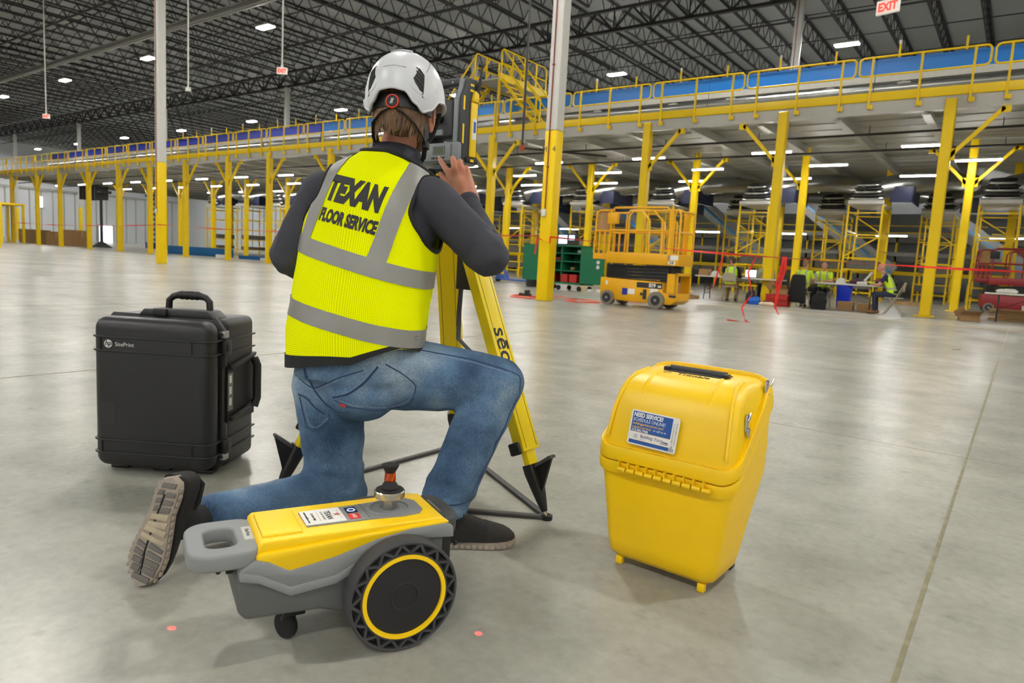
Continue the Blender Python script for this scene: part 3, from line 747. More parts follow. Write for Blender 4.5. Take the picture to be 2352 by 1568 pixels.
# ---------------------------------------------------------------- seated people
SKIN = mat('skin', '#c98f72', .5, var=.12, vscale=14)
HIVIS = mat('hivis_far', (0.58, 0.83, 0.01), .6)
REFT = mat('reflective_tape_far', '#a3a39c', .4)
def seated(p, rz, label, hair, shirt, pants, shoe, lean=.06, headrot=0.0, vest=True, reach=.4, bald=False, sleeve=True, tuck=0):
    t = thing('person', label, 'person', p, rz)
    hip, ch, nk = V((0, 0, .53)), V((0, lean*.9, .9)), V((0, lean*1.4, 1.07))
    hd = V((0, lean*1.9+.02, 1.23)); SH = [V((s*.185, lean*1.1, 1.0)) for s in (-1, 1)]
    EL = [V((s*.24, lean+.16, .76)) for s in (-1, 1)]; WR = [V((s*.12, lean+reach, .78)) for s in (-1, 1)]
    KN = [V((s*.13, .42, .52)) for s in (-1, 1)]; AN = [V((s*.13, .42-tuck, .09)) for s in (-1, 1)]
    HP = [V((s*.09, 0, .53)) for s in (-1, 1)]
    def arms(mb, g, k=1.0):
        for i in (0, 1): mb.cap(SH[i], SH[i].lerp(EL[i], k), .05+g, .042+g, 10)
        if k == 1.0:
            for i in (0, 1): mb.cap(EL[i], WR[i], .038+g, .028+g, 10)
    def legs(mb, g):
        for i in (0, 1): mb.cap(HP[i], KN[i], .075+g, .055+g, 10); mb.cap(KN[i], AN[i], .05+g, .035+g, 10)
    def torso(mb, g, z0=.5):
        mb.loft([ellring((0, y, z), (1, 0, 0), (0, 1, 0), a+g, b+g, 18) for y, z, a, b in ((0, z0, .15, .11), (lean*.3, .66, .14, .1), (lean*.7, .82, .155, .105), (lean*1.1, .97, .165, .1), (lean*1.3, 1.05, .1, .07), (lean*1.4, 1.08, .05, .05))])
    b = MB(); torso(b, 0); arms(b, 0); legs(b, 0)
    b.cap(nk-V((0, 0, .05)), hd-V((0, 0, .05)), .05, .05, 10)
    R = Matrix.Rotation(headrot, 3, 'Z')
    b.ell(hd, (.073, .09, .105), R); b.ell(hd+R @ V((0, .02, -.06)), (.055, .07, .06), R); b.ell(hd+R @ V((0, .095, -.01)), (.012, .018, .02), R, 8, 6)
    for s in (-1, 1): b.ell(hd+R @ V((s*.075, -.01, -.005)), (.012, .022, .032), R, 8, 6)
    for i in (0, 1):
        d = (WR[i]-EL[i]).normalized(); b.cap(WR[i], WR[i]+d*.07, .03, .03, 8)
        for k in range(4): q = WR[i]+d*.07+V(((k-1.5)*.017, 0, 0)); b.cap(q, q+d*.06+V((0, 0, -.02)), .011, .009, 6)
        b.cap(WR[i]+d*.03, WR[i]+d*.07+V(((-1 if i else 1)*.045, 0, .01)), .011, .01, 6)
        b.cap(AN[i], AN[i]+V((0, .15, -.05)), .035, .03, 8)
    blob('body', b, SKIN, t, .016, 3)
    h = MB()
    if bald: h.ell(hd+R @ V((0, -.03, -.035)), (.077, .07, .05), R)
    else: h.ell(hd+R @ V((0, -.012, .03)), (.081, .095, .088), R); h.ell(hd+R @ V((0, -.05, -.03)), (.07, .055, .06), R)
    blob('hair', h, hair, t, .014, 2)
    s = MB(); torso(s, .008); arms(s, .012, 1.0 if sleeve else .6); blob('shirt', s, shirt, t, .018, 3)
    q = MB(); legs(q, .018); q.loft([ellring((0, 0, z), (1, 0, 0), (0, 1, 0), a, a*.75, 18) for z, a in ((.44, .15), (.5, .17), (.6, .165), (.64, .15))]); blob('trousers', q, pants, t, .018, 3)
    for i in (0, 1):
        f = MB(); f.cap(AN[i]+V((0, -.03, -.03)), AN[i]+V((0, .17, -.045)), .05, .042, 10); f.ell(AN[i]+V((0, .07, -.05)), (.05, .15, .035))
        blob('shoe', f, shoe, t, .014, 2)
    if vest:
        v = MB(); torso(v, .024, .54)
        def cut(me):
            bm = bmesh.new(); bm.from_mesh(me)
            for co, no in (((.178, 0, 0), (1, 0, 0)), ((-.178, 0, 0), (-1, 0, 0))):
                g = bm.verts[:]+bm.edges[:]+bm.faces[:]
                top = [f for f in bm.faces if f.calc_center_median().z > .74]
                bmesh.ops.bisect_plane(bm, geom=list(set(sum([[*f.verts, *f.edges] for f in top], [])))+top, plane_co=co, plane_no=no, clear_outer=True)
            bmesh.ops.bisect_plane(bm, geom=bm.verts[:]+bm.edges[:]+bm.faces[:], plane_co=(0, lean*1.35, 1.06), plane_no=(0, 0, 1), clear_outer=True)
            bm.to_mesh(me); bm.free()
        vo = blob('vest', v, HIVIS, t, .016, 2, post=cut)
        for nm, planes in (('waist_stripe', [((0, 0, .66), (0, 0, -1)), ((0, 0, .71), (0, 0, 1))]), ('shoulder_stripe', [((.07, 0, 0), (-1, 0, 0)), ((.12, 0, 0), (1, 0, 0)), ((0, 0, .71), (0, 0, -1))]), ('shoulder_stripe', [((-.12, 0, 0), (-1, 0, 0)), ((-.07, 0, 0), (1, 0, 0)), ((0, 0, .71), (0, 0, -1))])):
            strip_from(vo, nm, planes, REFT, t, .003)
    return t
def strip_from(src, nm, planes, m, parent, off, keep=None):
    """band cut out of a garment's own surface and lifted off it"""
    bm = bmesh.new(); bm.from_mesh(src.data)
    for co, no in planes:
        bmesh.ops.bisect_plane(bm, geom=bm.verts[:]+bm.edges[:]+bm.faces[:], plane_co=co, plane_no=no, clear_outer=True)
    if keep: bmesh.ops.delete(bm, geom=[f for f in bm.faces if not keep(f.calc_center_median(), f.normal)], context='FACES')
    bm.normal_update()
    for v in bm.verts: v.co += v.normal*off
    me = bpy.data.meshes.new(nm); bm.to_mesh(me); bm.free()
    return link(nm, me, m, parent, 60)
HB = mat('hair_brown', '#4a3526', .7); HG = mat('hair_sandy', '#8a6a4a', .7); HBALD = mat('hair_cropped', '#b08468', .7)
KH = mat('khaki_cloth', '#94723f', .85); DN = mat('dark_denim', '#232b40', .85); BKC = mat('black_cloth', '#17171a', .85); NVC = mat('navy_cloth', '#2a2744', .85); GRC = mat('grey_cloth', '#9a9ba0', .85)
BOOT = mat('brown_boot', '#4a3320', .8); TANB = mat('tan_boot', '#7a552c', .8)
fold_table((-7.0, 21.15, 0), 'white folding table between the lift and the pair of seated men', 0, 2.6)
fold_chair((-7.05, 20.45, 0), .1, 'beige folding chair seen from behind under the man in khaki trousers')
seated((-7.05, 20.45, 0), .15, 'man in high-visibility vest and khaki trousers seated with back turned, head turned left', HB, BKC, KH, BOOT, headrot=.9)
fold_chair((-6.45, 21.95, 0), PI, 'beige folding chair under the man facing us with a laptop')
seated((-6.45, 21.95, 0), PI+.2, 'man in high-visibility vest seated behind an open laptop', HG, GRC, DN, BKC, headrot=.1)
fold_table((-4.2, 21.15, 0), 'white folding table crowded with bags beside the bald man', 0, 2.4)
fold_chair((-5.0, 20.45, 0), -.2, 'folding chair draped with a black jacket')
jk = MB(); jk.loft([ellring((0, y, z), (1, 0, 0), (0, 1, 0), a, b, 16) for y, z, a, b in ((-.2, .14, .27, .05), (-.22, .4, .25, .07), (-.22, .7, .23, .06), (-.2, .88, .2, .05), (-.19, .93, .16, .03))])
ja = thing('jacket', 'black jacket draped over a folding chair back', 'jacket', (-5.0, 20.4, 0), -.2)
blob('jacket_cloth', jk, BKC, ja, .02, 3)
seated((-5.0, 20.47, 0), -.2, 'man with cropped hair in yellow shirt seated at the black jacket', HG, HIVIS, BKC, BOOT, headrot=-.4, sleeve=False)
fold_chair((-4.75, 22.0, 0), PI, 'folding chair under the bald man facing us')
seated((-4.75, 22.0, 0), PI, 'bald man in yellow shirt facing us across the crowded table', HBALD, HIVIS, BKC, BOOT, lean=.1, bald=True, sleeve=False)
fold_chair((-2.65, 20.4, 0), PI/2, 'beige folding chair under the man seated in profile at right')
seated((-2.7, 20.4, 0), PI/2, 'bald man in profile with navy shirt, jeans and vest at the table end', HBALD, NVC, DN, TANB, lean=.17, bald=True, sleeve=False, reach=.3, tuck=.05)
fold_table((.55, 21.4, 0), 'white folding table with a paper sign at the far right', 0, 2.6)
# things on and under the tables
LAPW = mat('laptop_screen_glow', '#dfe9f7', .4, emit=1.3)
t = thing('laptop', 'open laptop with bright screen on the left folding table', 'laptop', (-6.75, 21.3, .74), .1)
MB().bb((-.17, -.12, 0), (.17, .12, .02)).build('base', SILVER, t)
MB().bb((-.17, .11, .01), (.17, .125, .25)).build('lid', SILVER, t)
MB().bb((-.16, .104, .03), (.16, .11, .24)).build('screen', LAPW, t)
t = thing('laptop', 'grey laptop seen from behind between the two yellow-shirted men', 'laptop', (-4.95, 21.15, .74), .1)
MB().bb((-.17, 0, 0), (.17, .22, .02)).build('base', DARK, t); MB().bb((-.17, -.015, .01), (.17, 0, .24)).build('lid', GREYW, t)
def hat(p, label, m):
    t = thing('hard_hat', label, 'helmet', p, .4)
    MB().lathe([(.135, 0), (.13, .04), (.11, .1), (.07, .145), (.0, .16)], n=18).build('shell', m, t, smooth=80)
    MB().lathe([(.12, .0), (.155, 0), (.15, .012), (.12, .02)], n=18).prism(rrect(.2, .12, .05, 4, 0, .13), 0, .012).build('brim', m, t)
hat((-7.75, 21.05, .74), 'white hard hat on the left folding table', WHITE)
hat((-7.25, 21.4, .74), 'yellow hard hat on the left folding table', YEL)
hat((-4.15, 21.25, .74), 'white hard hat on the crowded folding table', WHITE)
carton((-8.1, 21.1, .74), (.3, .3, .2), 'small cardboard box on the left folding table')
def bag(p, s, m, label, nm='bag', cat='bag', rz=0):
    t = thing(nm, label, cat, p, rz); b = MB(); x, y, z = s
    b.ell((0, 0, z*.45), (x/2, y/2, z*.45)); b.box((0, 0, z*.3), (x*.85, y*.8, z*.58)); b.ell((x*.1, 0, z*.75), (x*.3, y*.35, z*.25))
    blob('cloth', b, m, t, max(.015, x*.035), 3)
    MB().tube([(-x*.15, -y*.3, z*.7), (-x*.15, -y*.2, z*1.05), (x*.15, -y*.2, z*1.05), (x*.15, -y*.3, z*.7)], .012, 6).build('strap', DARK, t)
    return t
bag((-6.35, 20.3, 0), (.3, .22, .42), mat('bag_dark', '#2c2d33', .8), 'dark backpack leaning by the blue bag')
bag((-6.12, 19.95, 0), (.34, .24, .24), mat('bag_blue', '#1663c8', .6), 'bright blue bag on the floor by the red crate')
bag((-5.72, 19.75, 0), (.45, .25, .12), mat('sack_cream', '#d8c3a4', .9), 'cream paper sack on the floor before the red crate', 'sack', 'sack')
bag((-4.45, 20.2, 0), (.42, .3, .5), BKC, 'black backpack on the floor beside the black jacket', 'backpack', 'backpack')
t = thing('crate', 'red plastic crate stack on the floor by the column', 'crate', (-5.55, 20.25, 0))
for k in range(2): MB().bb((-.3, -.2, .17*k), (.3, .2, .17*k+.15)).bb((-.32, -.22, .17*k+.13), (.32, .22, .17*k+.16)).build('crate_tier', RED, t, bev=.01)
carton((-5.5, 20.25, .34), (.4, .3, .16), 'open cardboard tray on the red crate', .1, flaps=True)
t = thing('recycling_bin', 'bright blue bin behind the crowded table', 'bin', (-4.25, 22.4, 0))
MB().loft([[V((x*.16, y*.14, 0)) for x, y in ((-1, -1), (1, -1), (1, 1), (-1, 1))], [V((x*.2, y*.17, .68)) for x, y in ((-1, -1), (1, -1), (1, 1), (-1, 1))]]).build('bin_body', mat('bin_blue', '#1238d8', .5), t, bev=.01)
MB().bb((-.22, -.19, .66), (.22, .19, .7)).build('rim', MATS['bin_blue'], t, bev=.01)
carton((-3.95, 21.2, 0), (.4, .3, .24), 'brown box under the left end of the crowded table'); carton((-3.45, 21.3, 0), (.42, .3, .22), 'brown box under the right end of the crowded table')
bag((-3.75, 21.25, .74), (.4, .25, .16), mat('bag_maroon', '#4a2a3a', .8), 'maroon bag beside the white hard hat on the table')
bag((-3.55, 20.95, .74), (.3, .2, .1), REFL, 'white cloth bundle at the table edge', 'cloth', 'cloth')
bag((-3.3, 21.12, .74), (.2, .16, .12), HIVIS, 'folded yellow vest on the crowded table', 'vest', 'vest')
bag((-3.2, 21.35, .74), (.4, .2, .18), RED, 'red bag on the crowded table')
bag((-2.95, 20.95, .74), (.6, .34, .18), BKC, 'large black tool bag in front of the man in profile')
MB().cyl((-3.62, 21.42, .775), (-3.4, 21.4, 1.1), .035, n=10).build('paper_roll', WHITE, None, label='white paper roll leaning up from the crowded table', category='paper roll')
t = thing('paper_sign', 'white paper sign with yellow marks taped on the right table', 'sign', (.35, 21.0, .43))
MB().box((0, 0, 0), (.42, .006, .4)).build('sheet', WHITE, t)
MB().box((0, -.004, .1), (.2, .004, .035)).box((0, -.004, .02), (.17, .004, .035)).build('print', YEL, t); MB().box((.02, -.006, .2), (.36, .01, .04)).build('tape_strip', NAVY, t)
carton((.35, 21.4, .74), (.35, .3, .16), 'cardboard box at the middle of the right table'); carton((.85, 21.4, .74), (.4, .3, .14), 'cardboard tray at the end of the right table')
bag((-.3, 21.3, .74), (.5, .3, .12), REFL, 'white plastic sheet bundle on the right table', 'plastic bundle', 'bundle')
bag((1.2, 21.4, .74), (.4, .3, .34), REFL, 'white plastic bag on the end of the right table')
carton((-1.0, 20.7, 0), (.42, .3, .16), 'flattened cardboard box on the floor by the right column', .3, flaps=True)
for k in range(5): MB().box((0, 0, .03+.06*k), (2.0-.2*(k % 2), .5, .05)).build('lumber', WOOD, None, label=ORD[k+1]+' pale timber board from the bottom in the stack at right', category='timber', group='timber boards stacked at right').location = (.35+.1*(k % 2), 22.6, 0)
carton((.3, 22.6, .3), (.5, .3, .12), 'white foam slab on the timber stack', 0, WHITE, nm='foam_slab')
pallet((-3.4, 30.4, 0), 'wooden pallet far back between the right columns')
# ---------------------------------------------------------------- chute stations under the mezzanine
def station():
    t = thing('chute_station', '', 'chute', (0, 0, 0), 0, 'chute stations under the mezzanine')
    MB().bb((-.62, -.05, 3.78), (.62, .1, 3.92)).bb((-.62, .1, 3.74), (.62, 2.2, 3.8)).build('shelf', WHITE, t)
    for k in range(5):
        z = 4.02+.13*k; w = .62-.05*k
        pts = [V((w*math.cos(a), .3-.42*math.sin(a)*.8, z-.06*math.sin(a))) for a in [PI*i/10 for i in range(11)]]
        MB().tube(pts, .045, 6).build('chute_rib', SILVER if k % 2 == 0 else DARK, t, smooth=60)
    MB().loft([ellring((0, .35, 3.95), (1, 0, 0), (0, 1, 0), .55, .35, 14), ellring((0, .6, 4.7), (1, 0, 0), (0, 1, 0), .42, .3, 14)]).build('chute_body', DARK, t)
    MB().tube([(-.25, .5, 4.2), (.25, .75, 4.42), (1.1, 1.15, 4.68), (2.3, 2.2, 4.88), (3.2, 3.6, 4.92)], [.4, .42, .4, .36, .34], 16).build('duct', SILVER, t, smooth=60)
    for k in range(4): p = V((.25, .75, 4.42)).lerp(V((2.3, 2.2, 4.88)), .1+.25*k); MB().lathe([(.42-.02*k, -.03), (.44-.02*k, 0), (.42-.02*k, .03)], p, (1, .6, .25), 16).build('duct_band', SILVER, t)
    for x in (-.6, .6):
        for y in (.1, 2.0): MB().box((x, y, 1.87), (.07, .07, 3.74)).build('post', YEL, t)
        for z in (.5, 1.25, 2.0, 2.75, 3.5): MB().bar((x, .1, z), (x, 2.0, z), .05).build('side_rung', YEL, t)
    for z in (.35, .8, 1.25, 1.7, 2.6, 3.45):
        for y in (.1, 2.0): MB().bar((-.6, y, z), (.6, y, z), .05).build('rung', YEL, t)
    MB().bar((-.6, .1, 1.75), (.6, .1, 2.55), .05).build('diagonal', YEL, t); MB().bar((.6, 2.0, 2.6), (-.6, 2.0, 3.4), .05).build('diagonal', YEL, t)
    MB().bb((.7, .6, 3.9), (1.5, .66, 4.5)).bb((1.44, .6, 3.9), (1.5, 2.6, 4.5)).build('blue_guard', mat('chute_blue', '#0a1438', .4), t)
    MB().bb((-.5, .4, 1.3), (.5, 1.8, 1.62)).bb((-.5, .4, .5), (.5, 1.8, .75)).build('roller_bed', mat('machine_grey', '#6f6f6a', .5, var=.3), t)
    return t
st = station()
for k in range(13):
    x = -.95-4.27*k
    lb = ORD[k+1]+' chute station from the right with ribbed chute and yellow frame'
    if k == 0: st.location = (x, 29.6, 0); st['label'] = lb
    else: dup(st, (x, 29.6, 0), None, lb)
for k in range(9):
    dup(st, (-3.2-4.27*k, 34.2, 0), None, ORD[k+1]+' chute station from the right in the row behind the first chutes')
CB = mat('conveyor_sky_blue', '#3f9fe0', .4)
for k in range(5):
    t = thing('inclined_conveyor', ORD[k+1]+' inclined blue conveyor from the right descending behind the yellow frames', 'conveyor', (-1.6-5.9*k, 39.6, 0), 0, 'inclined conveyors under the mezzanine')
    MB().bar((-2.6, 0, 4.9), (2.0, 0, 1.3), .06, .5, up=(0, 1, 0)).build('near_side', CB, t)
    MB().bar((-2.6, .9, 4.9), (2.0, .9, 1.3), .06, .5, up=(0, 1, 0)).build('far_side', CB, t)
    MB().bar((-2.6, .45, 4.85), (2.0, .45, 1.25), .84, .08, up=(0, 1, 0)).build('belt', GREYW, t)
    for x, z in ((-1.2, 3.6), (1.2, 1.7)): MB().bb((x-.05, -.02, 0), (x+.05, .06, z)).build('leg', YEL, t)
for k in range(9):
    x = 1.5-6.2*k
    t = thing('sorter_line', ORD[k+1]+' grey sorter machine section from the right at the back of the hall', 'machine', (x, 41.5, 0), 0, 'sorter machine sections')
    for z, c in ((.9, 'machine_grey'), (1.9, 'machine_grey'), (2.9, 'machine_grey')):
        MB().bb((-3, 0, z), (3, 1.2, z+.35)).build('deck', MATS[c], t); MB().bb((-3, -.06, z+.3), (3, 0, z+.5)).build('fascia', GREYW if z > 1 else YEL, t)
    for q in range(4): MB().box((-2.6+1.7*q, .05, 1.6), (.1, .1, 3.2)).build('post', YEL, t)
    MB().bb((-3, -.1, 3.75), (3, -.06, 3.8)).bb((-3, -.1, 3.4), (3, -.06, 3.45)).build('handrail', YEL, t)
# white partition behind the machines
t = MB().bb((-62, 47, 0), (6, 47.2, 5.5)); t = t.build('wall_partition', mat('partition_grey', '#9b9ea1', .6, var=.15, vscale=.6), kind='structure')
# ---------------------------------------------------------------- far left
t = thing('access_stair', 'yellow framed steel stair at the left edge of the photo', 'stairs', (-66.4, 19.2, 0))
MB().bb((-4, -.1, 2.95), (2.6, 1.6, 3.1)).build('landing', YEL, t)
for x in (-3.9, -.8, 2.5):
    for y in (0, 1.5): MB().box((x, y, 1.5), (.16, .16, 3.0)).build('post', YEL, t)
for z in (3.6, 4.15): MB().cyl((-4, -.1, z), (2.6, -.1, z), .03, n=6).build('rail', YEL, t)
for q in range(6): MB().box((-4+1.3*q, -.1, 3.6), (.06, .06, 1.1)).build('baluster', YEL, t)
TR = mat('stair_tread', '#8d8a76', .6)
for k in range(14): MB().box((1.6-.22*k, -.7, 2.85-.2*k), (.32, 1.0, .16)).build('tread', TR, t)
for y in (-.2, -1.2): MB().bar((1.75, y, 2.95), (-1.35, y, .1), .06, .25, up=(0, 1, 0)).build('stringer', YEL, t)
t = thing('stage_stand', 'tall black stand with ribbed black hood under the mezzanine at left', 'stand', (-61.4, 25.4, 0))
MB().lathe([(0, 0), (.8, 0), (.75, .06), (.12, .5), (.1, 4.6), (0, 4.6)], n=12).build('pole', DARK, t)
for k in range(6): MB().bb((-.5+.55*k-2.4, -.5, 3.9), (-.2+.55*k-2.4, .5, 5.0)).build('hood_rib', DARK, t)
MB().bb((-3.0, -.4, 4.4), (1, .4, 4.6)).build('hood_bar', DARK, t)
for k, (x, y, l) in enumerate(((-66.3, 23.5, 2.6), (-69.6, 24.0, 2.6), (-73.0, 24.5, 2.8), (-63.5, 24.3, 1.6))):
    carton((x, y, 0), (l, 1.4, 1.0+.1*k), ORD[k+1]+' large brown carton from the right in the row at far left', .1*k-.1)
pallet((-65.6, 16.2, 0), 'wooden pallet by the left access stair', 0, 2.4, 1.2)
carton((-66.0, 16.2, .13), (1.0, 1.0, .35), 'low carton on the pallet by the left stair')
SB = mat('steel_blue', '#10598f', .45)
for x, y, l, h, s in ((-44.6, 24.6, 5.0, .55, 'long blue conveyor trough lying on the floor behind the near left column'), (-37.6, 24.8, 3.2, .22, 'low blue conveyor frame lying on the floor left of the worker')):
    t = thing('conveyor_trough', s, 'conveyor part', (x, y, 0), .25)
    MB().bb((-l/2, -.4, .05), (l/2, .4, .1)).build('pan', SB, t)
    for q in (-.4, .36): MB().bb((-l/2, q, 0), (l/2, q+.04, h)).build('side_rail', SB, t)
carton((-39.6, 23.2, 0), (.6, .3, .2), 'white scrap piece on the floor by the blue frame', .4, WHITE, nm='foam_scrap'); carton((-36.3, 24.0, 0), (.5, .4, .16), 'pale scrap piece right of the blue frame', -.4, WHITE, nm='foam_scrap')
t = thing('scissor_mast', 'raised scissor mast far back at left', 'lift', (-70.5, 34.0, 0))
for k in range(9):
    MB().bar((-.7, 0, .6+.5*k), (.7, 0, 1.1+.5*k), .09).bar((.7, .1, .6+.5*k), (-.7, .1, 1.1+.5*k), .09).build('scissor_arm', mat('mast_blue', '#3b4c60', .5), t)
MB().bb((-.9, -.4, 0), (.9, .5, .6)).build('chassis', NAVY, t, bev=.03); MB().bb((-.9, -.4, 5.1), (.9, .5, 5.3)).build('platform', NAVY, t)
# leaf scrap on the floor
MB().prism([(-.04, 0), (0, .03), (.06, .01), (.02, -.03)], 0, .006).build('scrap', CARD, None, label='small brown scrap on the bare floor at right', category='debris').location = (-.64, 11.2, 0)

# daylight through the far door and a wall window
DAY = mat('daylight_glow', '#eef4ff', .5, emit=2.2)
d1 = MB().bb((X0+.02, 48.4, 0.0), (X0+.12, 50.4, 2.6)).build('door_1', DAY, None, kind='structure')
MB().bb((X0, 48.2, 0), (X0+.2, 48.4, 2.8)).build('door_jamb', GREYW, d1); MB().bb((X0, 50.4, 0), (X0+.2, 50.6, 2.8)).build('door_jamb', GREYW, d1)
w1 = MB().bb((X0+.02, 39.9, 4.7), (X0+.1, 40.7, 6.3)).build('window_1', DAY, None, kind='structure')
MB().bb((X0, 39.7, 4.5), (X0+.14, 40.9, 4.7)).build('window_sill', GREYW, w1)

t = thing('unit_heater', 'dark unit heater box hanging high at the left edge of the photo', 'heater', (-57.2, 16.2, 8.0), .4)
MB().box((0, 0, 0), (1.6, 1.2, 1.7)).build('casing', DARK, t, bev=.05)
for k in range(5): MB().box((0, -.62, -.6+.3*k), (1.4, .06, .08)).build('louvre', GREYW, t)
for x in (-.6, .6): MB().cyl((x, 0, .85), (x, 0, ROOF-8.0), .03, n=6).build('hanger', GREYW, t)
# ================================================================ FOREGROUND THINGS
PG = mat('robot_grey', '#848687', .5, bump=.05, bscale=700); PGD = mat('robot_dark_grey', '#5f605f', .55, bump=.05, bscale=700)
RY = mat('robot_yellow', (1.0, 0.64, 0.002), .42, bump=.03, bscale=800)
STK = mat('sticker_white', '#e6e4df', .4); INK = mat('print_black', '#1c1c1e', .6); REDS = mat('sticker_red', '#d52a22', .45)
def ringprism(mb, outer, inner, z0, z1):
    n = len(outer); vs = []
    for z in (z0, z1):
        vs += [V((p[0], p[1], z)) for p in outer]+[V((p[0], p[1], z)) for p in inner]
    fs = []
    for j in range(n):
        k = (j+1) % n
        fs += [(j, k, n+k, n+j), (2*n+j, 3*n+j, 3*n+k, 2*n+k), (j, 2*n+j, 2*n+k, k), (n+j, n+k, 3*n+k, 3*n+j)]
    return mb.add(vs, fs)
def robot():
    t = thing('layout_robot', 'yellow and grey two-wheeled floor marking robot in the foreground', 'robot', (-1.1825, 1.1217, 0), 1.1383)
    ch = [(-.352, .21), (-.347, .128), (-.33, .108), (-.175, .102), (-.06, .062), (.08, .062), (.115, .1), (.118, .232), (.0, .236), (-.144, .182), (-.242, .172), (-.32, .216)]
    MB().prism(ch, -.094, .094, 'y').build('chassis', PGD, t, bev=.01, seg=3)
    band = [(-.312, .244), (-.285, .236), (-.243, .21), (-.145, .225), (-.05, .252), (.03, .264), (.11, .266), (.138, .256), (.14, .228), (.04, .238), (-.015, .235), (-.144, .176), (-.242, .166), (-.305, .205), (-.345, .216), (-.345, .226)]
    MB().prism(band, -.106, .106, 'y').build('frame_band', PG, t, bev=.006, seg=2)
    MB().prism([(p[0], p[1]-.012) for p in band[9:15]]+[(p[0], p[1]+.008) for p in reversed(band[9:15])], -.109, .109, 'y').build('frame_lip', PG, t, bev=.003)
    h = MB(); ringprism(h, rrect(.155, .2, .05, 6, -.365, 0), rrect(.062, .108, .022, 6, -.373, 0), .228, .264)
    hd = h.build('carry_handle', PG, t, bev=.007, seg=3)
    MB().box((-.316, 0, .264), (.022, .075, .006)).build('name_plate', mat('plate_pale', '#b9b9b2', .5), hd, bev=.003)
    text('plate_print', 'SitePrint', .012, PGD, hd, frame((-.316, 0, .2672), (0, -1, 0), (1, 0, 0)))
    for y in (-.062, .062): MB().cyl((-.325, y, .262), (-.325, y, .2635), .0065, n=12).build('screw', INK, hd)
    cov = [(-.312, .243), (-.309, .252), (-.3, .255), (.095, .272), (.118, .272), (.13, .266), (.11, .262), (.03, .26), (-.05, .247), (-.145, .223), (-.235, .207), (-.25, .208), (-.29, .232)]
    cv = MB().prism(cov, -.102, .102, 'y').build('top_cover', RY, t, bev=.004, seg=2)
    MB().prism([(-.31, .246), (-.304, .27), (-.296, .2775), (.1, .2775), (.118, .274), (.124, .268), (.1, .26)], -.092, .092, 'y').build('cover_crown', RY, cv, bev=.006, seg=3)
    MB().box((-.252, 0, .277), (.086, .14, .013)).build('raised_lid', RY, cv, bev=.004, seg=3)
    pl = [(-.196, -.045), (-.198, .045), (-.05, .05), (.03, .058), (.07, .052), (.086, .03), (.086, -.03), (.07, -.052), (.03, -.058), (-.05, -.05)]
    MB().prism(pl, .272, .2812, 'z').build('control_panel', PG, t, bev=.0015)
    MB().bb((-.052, -.05, .2812), (-.0505, .05, .2815)).build('panel_seam', PGD, t)
    s = MB().bb((-.197, -.044, .2812), (-.105, .043, .2822)).build('sticker', STK, t)
    dn = V((0, -1, 0)); up = V((1, 0, 0))
    text('print_name', 'TEXAN', .019, INK, s, frame((-.138, 0, .2823), dn, up), bold=.0003, sx=.85)
    text('print_line', 'FLOOR SERVICE', .0075, mat('print_grey', '#8d8d8d', .6), s, frame((-.151, 0, .2823), dn, up))
    text('print_phone', '713-956-9966', .008, INK, s, frame((-.173, 0, .2823), dn, up))
    text('print_site', 'www.texanfloor.com', .008, INK, s, frame((-.187, 0, .2823), dn, up))
    st_ = []
    for k in range(10):
        r = .011 if k % 2 == 0 else .0035; a = k*PI/5; st_.append((-.118+r*math.cos(a), r*math.sin(a)))
    MB().prism(st_, .2822, .2826).build('print_star', mat('print_rust', '#a3442a', .6), s)
    for x in (-.105-.008, -.161): MB().bb((x, -.03, .2822), (x+.0006, .03, .2825)).build('print_rule', MATS['print_rust'], s)
    b = MB().bb((-.094, -.002, .2812), (-.068, .03, .283)).build('power_button', mat('button_navy', '#151a3a', .3), t)
    MB().lathe([(.0075, 0), (.0075, .0006), (.0095, .0006), (.0095, 0)], (-.081, .012, .283), n=16).build('power_icon', mat('icon_glow', '#b9c9ff', .4, emit=1.5), b)
    b = MB().bb((-.096, -.041, .2812), (-.07, -.009, .2824)).build('red_sticker', REDS, t)
    text('red_print', 'iASS', .013, STK, b, frame((-.083, -.025, .2826), dn, up))
    sk = MB().lathe([(.055, .001), (.052, .0025), (.046, .0025), (.042, -.004), (.03, -.005), (.027, .001), (.022, .001), (.022, -.01), (0, -.01)], (.01, 0, .281), n=32).build('mast_socket', PG, t, smooth=40)
    for y in (-.036, .036): MB().cyl((.012, y, .277), (.012, y, .2795), .004, n=10).build('socket_hole', INK, sk)
    pm = MB().lathe([(.019, 0), (.019, .04), (.0, .04)], (.01, 0, .272), n=6).build('mast_nut', SILVER, t, smooth=20)
    MB().lathe([(.0, .018), (.034, .018), (.037, .02), (.037, .034), (.035, .0365), (.0, .0365)], (.01, 0, .291), n=36).build('mast_disc', mat('brushed_aluminium', '#cfc9b8', .22, 1.0), pm)
    MB().lathe([(.0, 0), (.033, 0), (.033, .002), (0, .002)], (.01, 0, .3276), n=32).build('disc_pad', RUBBER, pm)
    pr = MB().lathe([(.0, 0), (.0205, 0), (.0215, .004), (.017, .013), (.0125, .019), (0, .019)], (.01, 0, .3295), n=24).build('prism_foot', RUBBER, t, smooth=40)
    g = MB().lathe([(.012, 0), (.0145, .008), (.0135, .02), (.0125, .026), (0, .026)], (.01, 0, .345), n=6).build('prism_glass', mat('amber_prism', '#b8481c', .08, .55), pr, smooth=10)
    for k in range(6):
        a = k*PI/3+.52
        MB().bar((.01+.0142*math.cos(a), .0142*math.sin(a), .351), (.01+.0132*math.cos(a+.5), .0132*math.sin(a+.5), .37), .0006).build('prism_edge', mat('prism_glint', '#e59a78', .3), g)
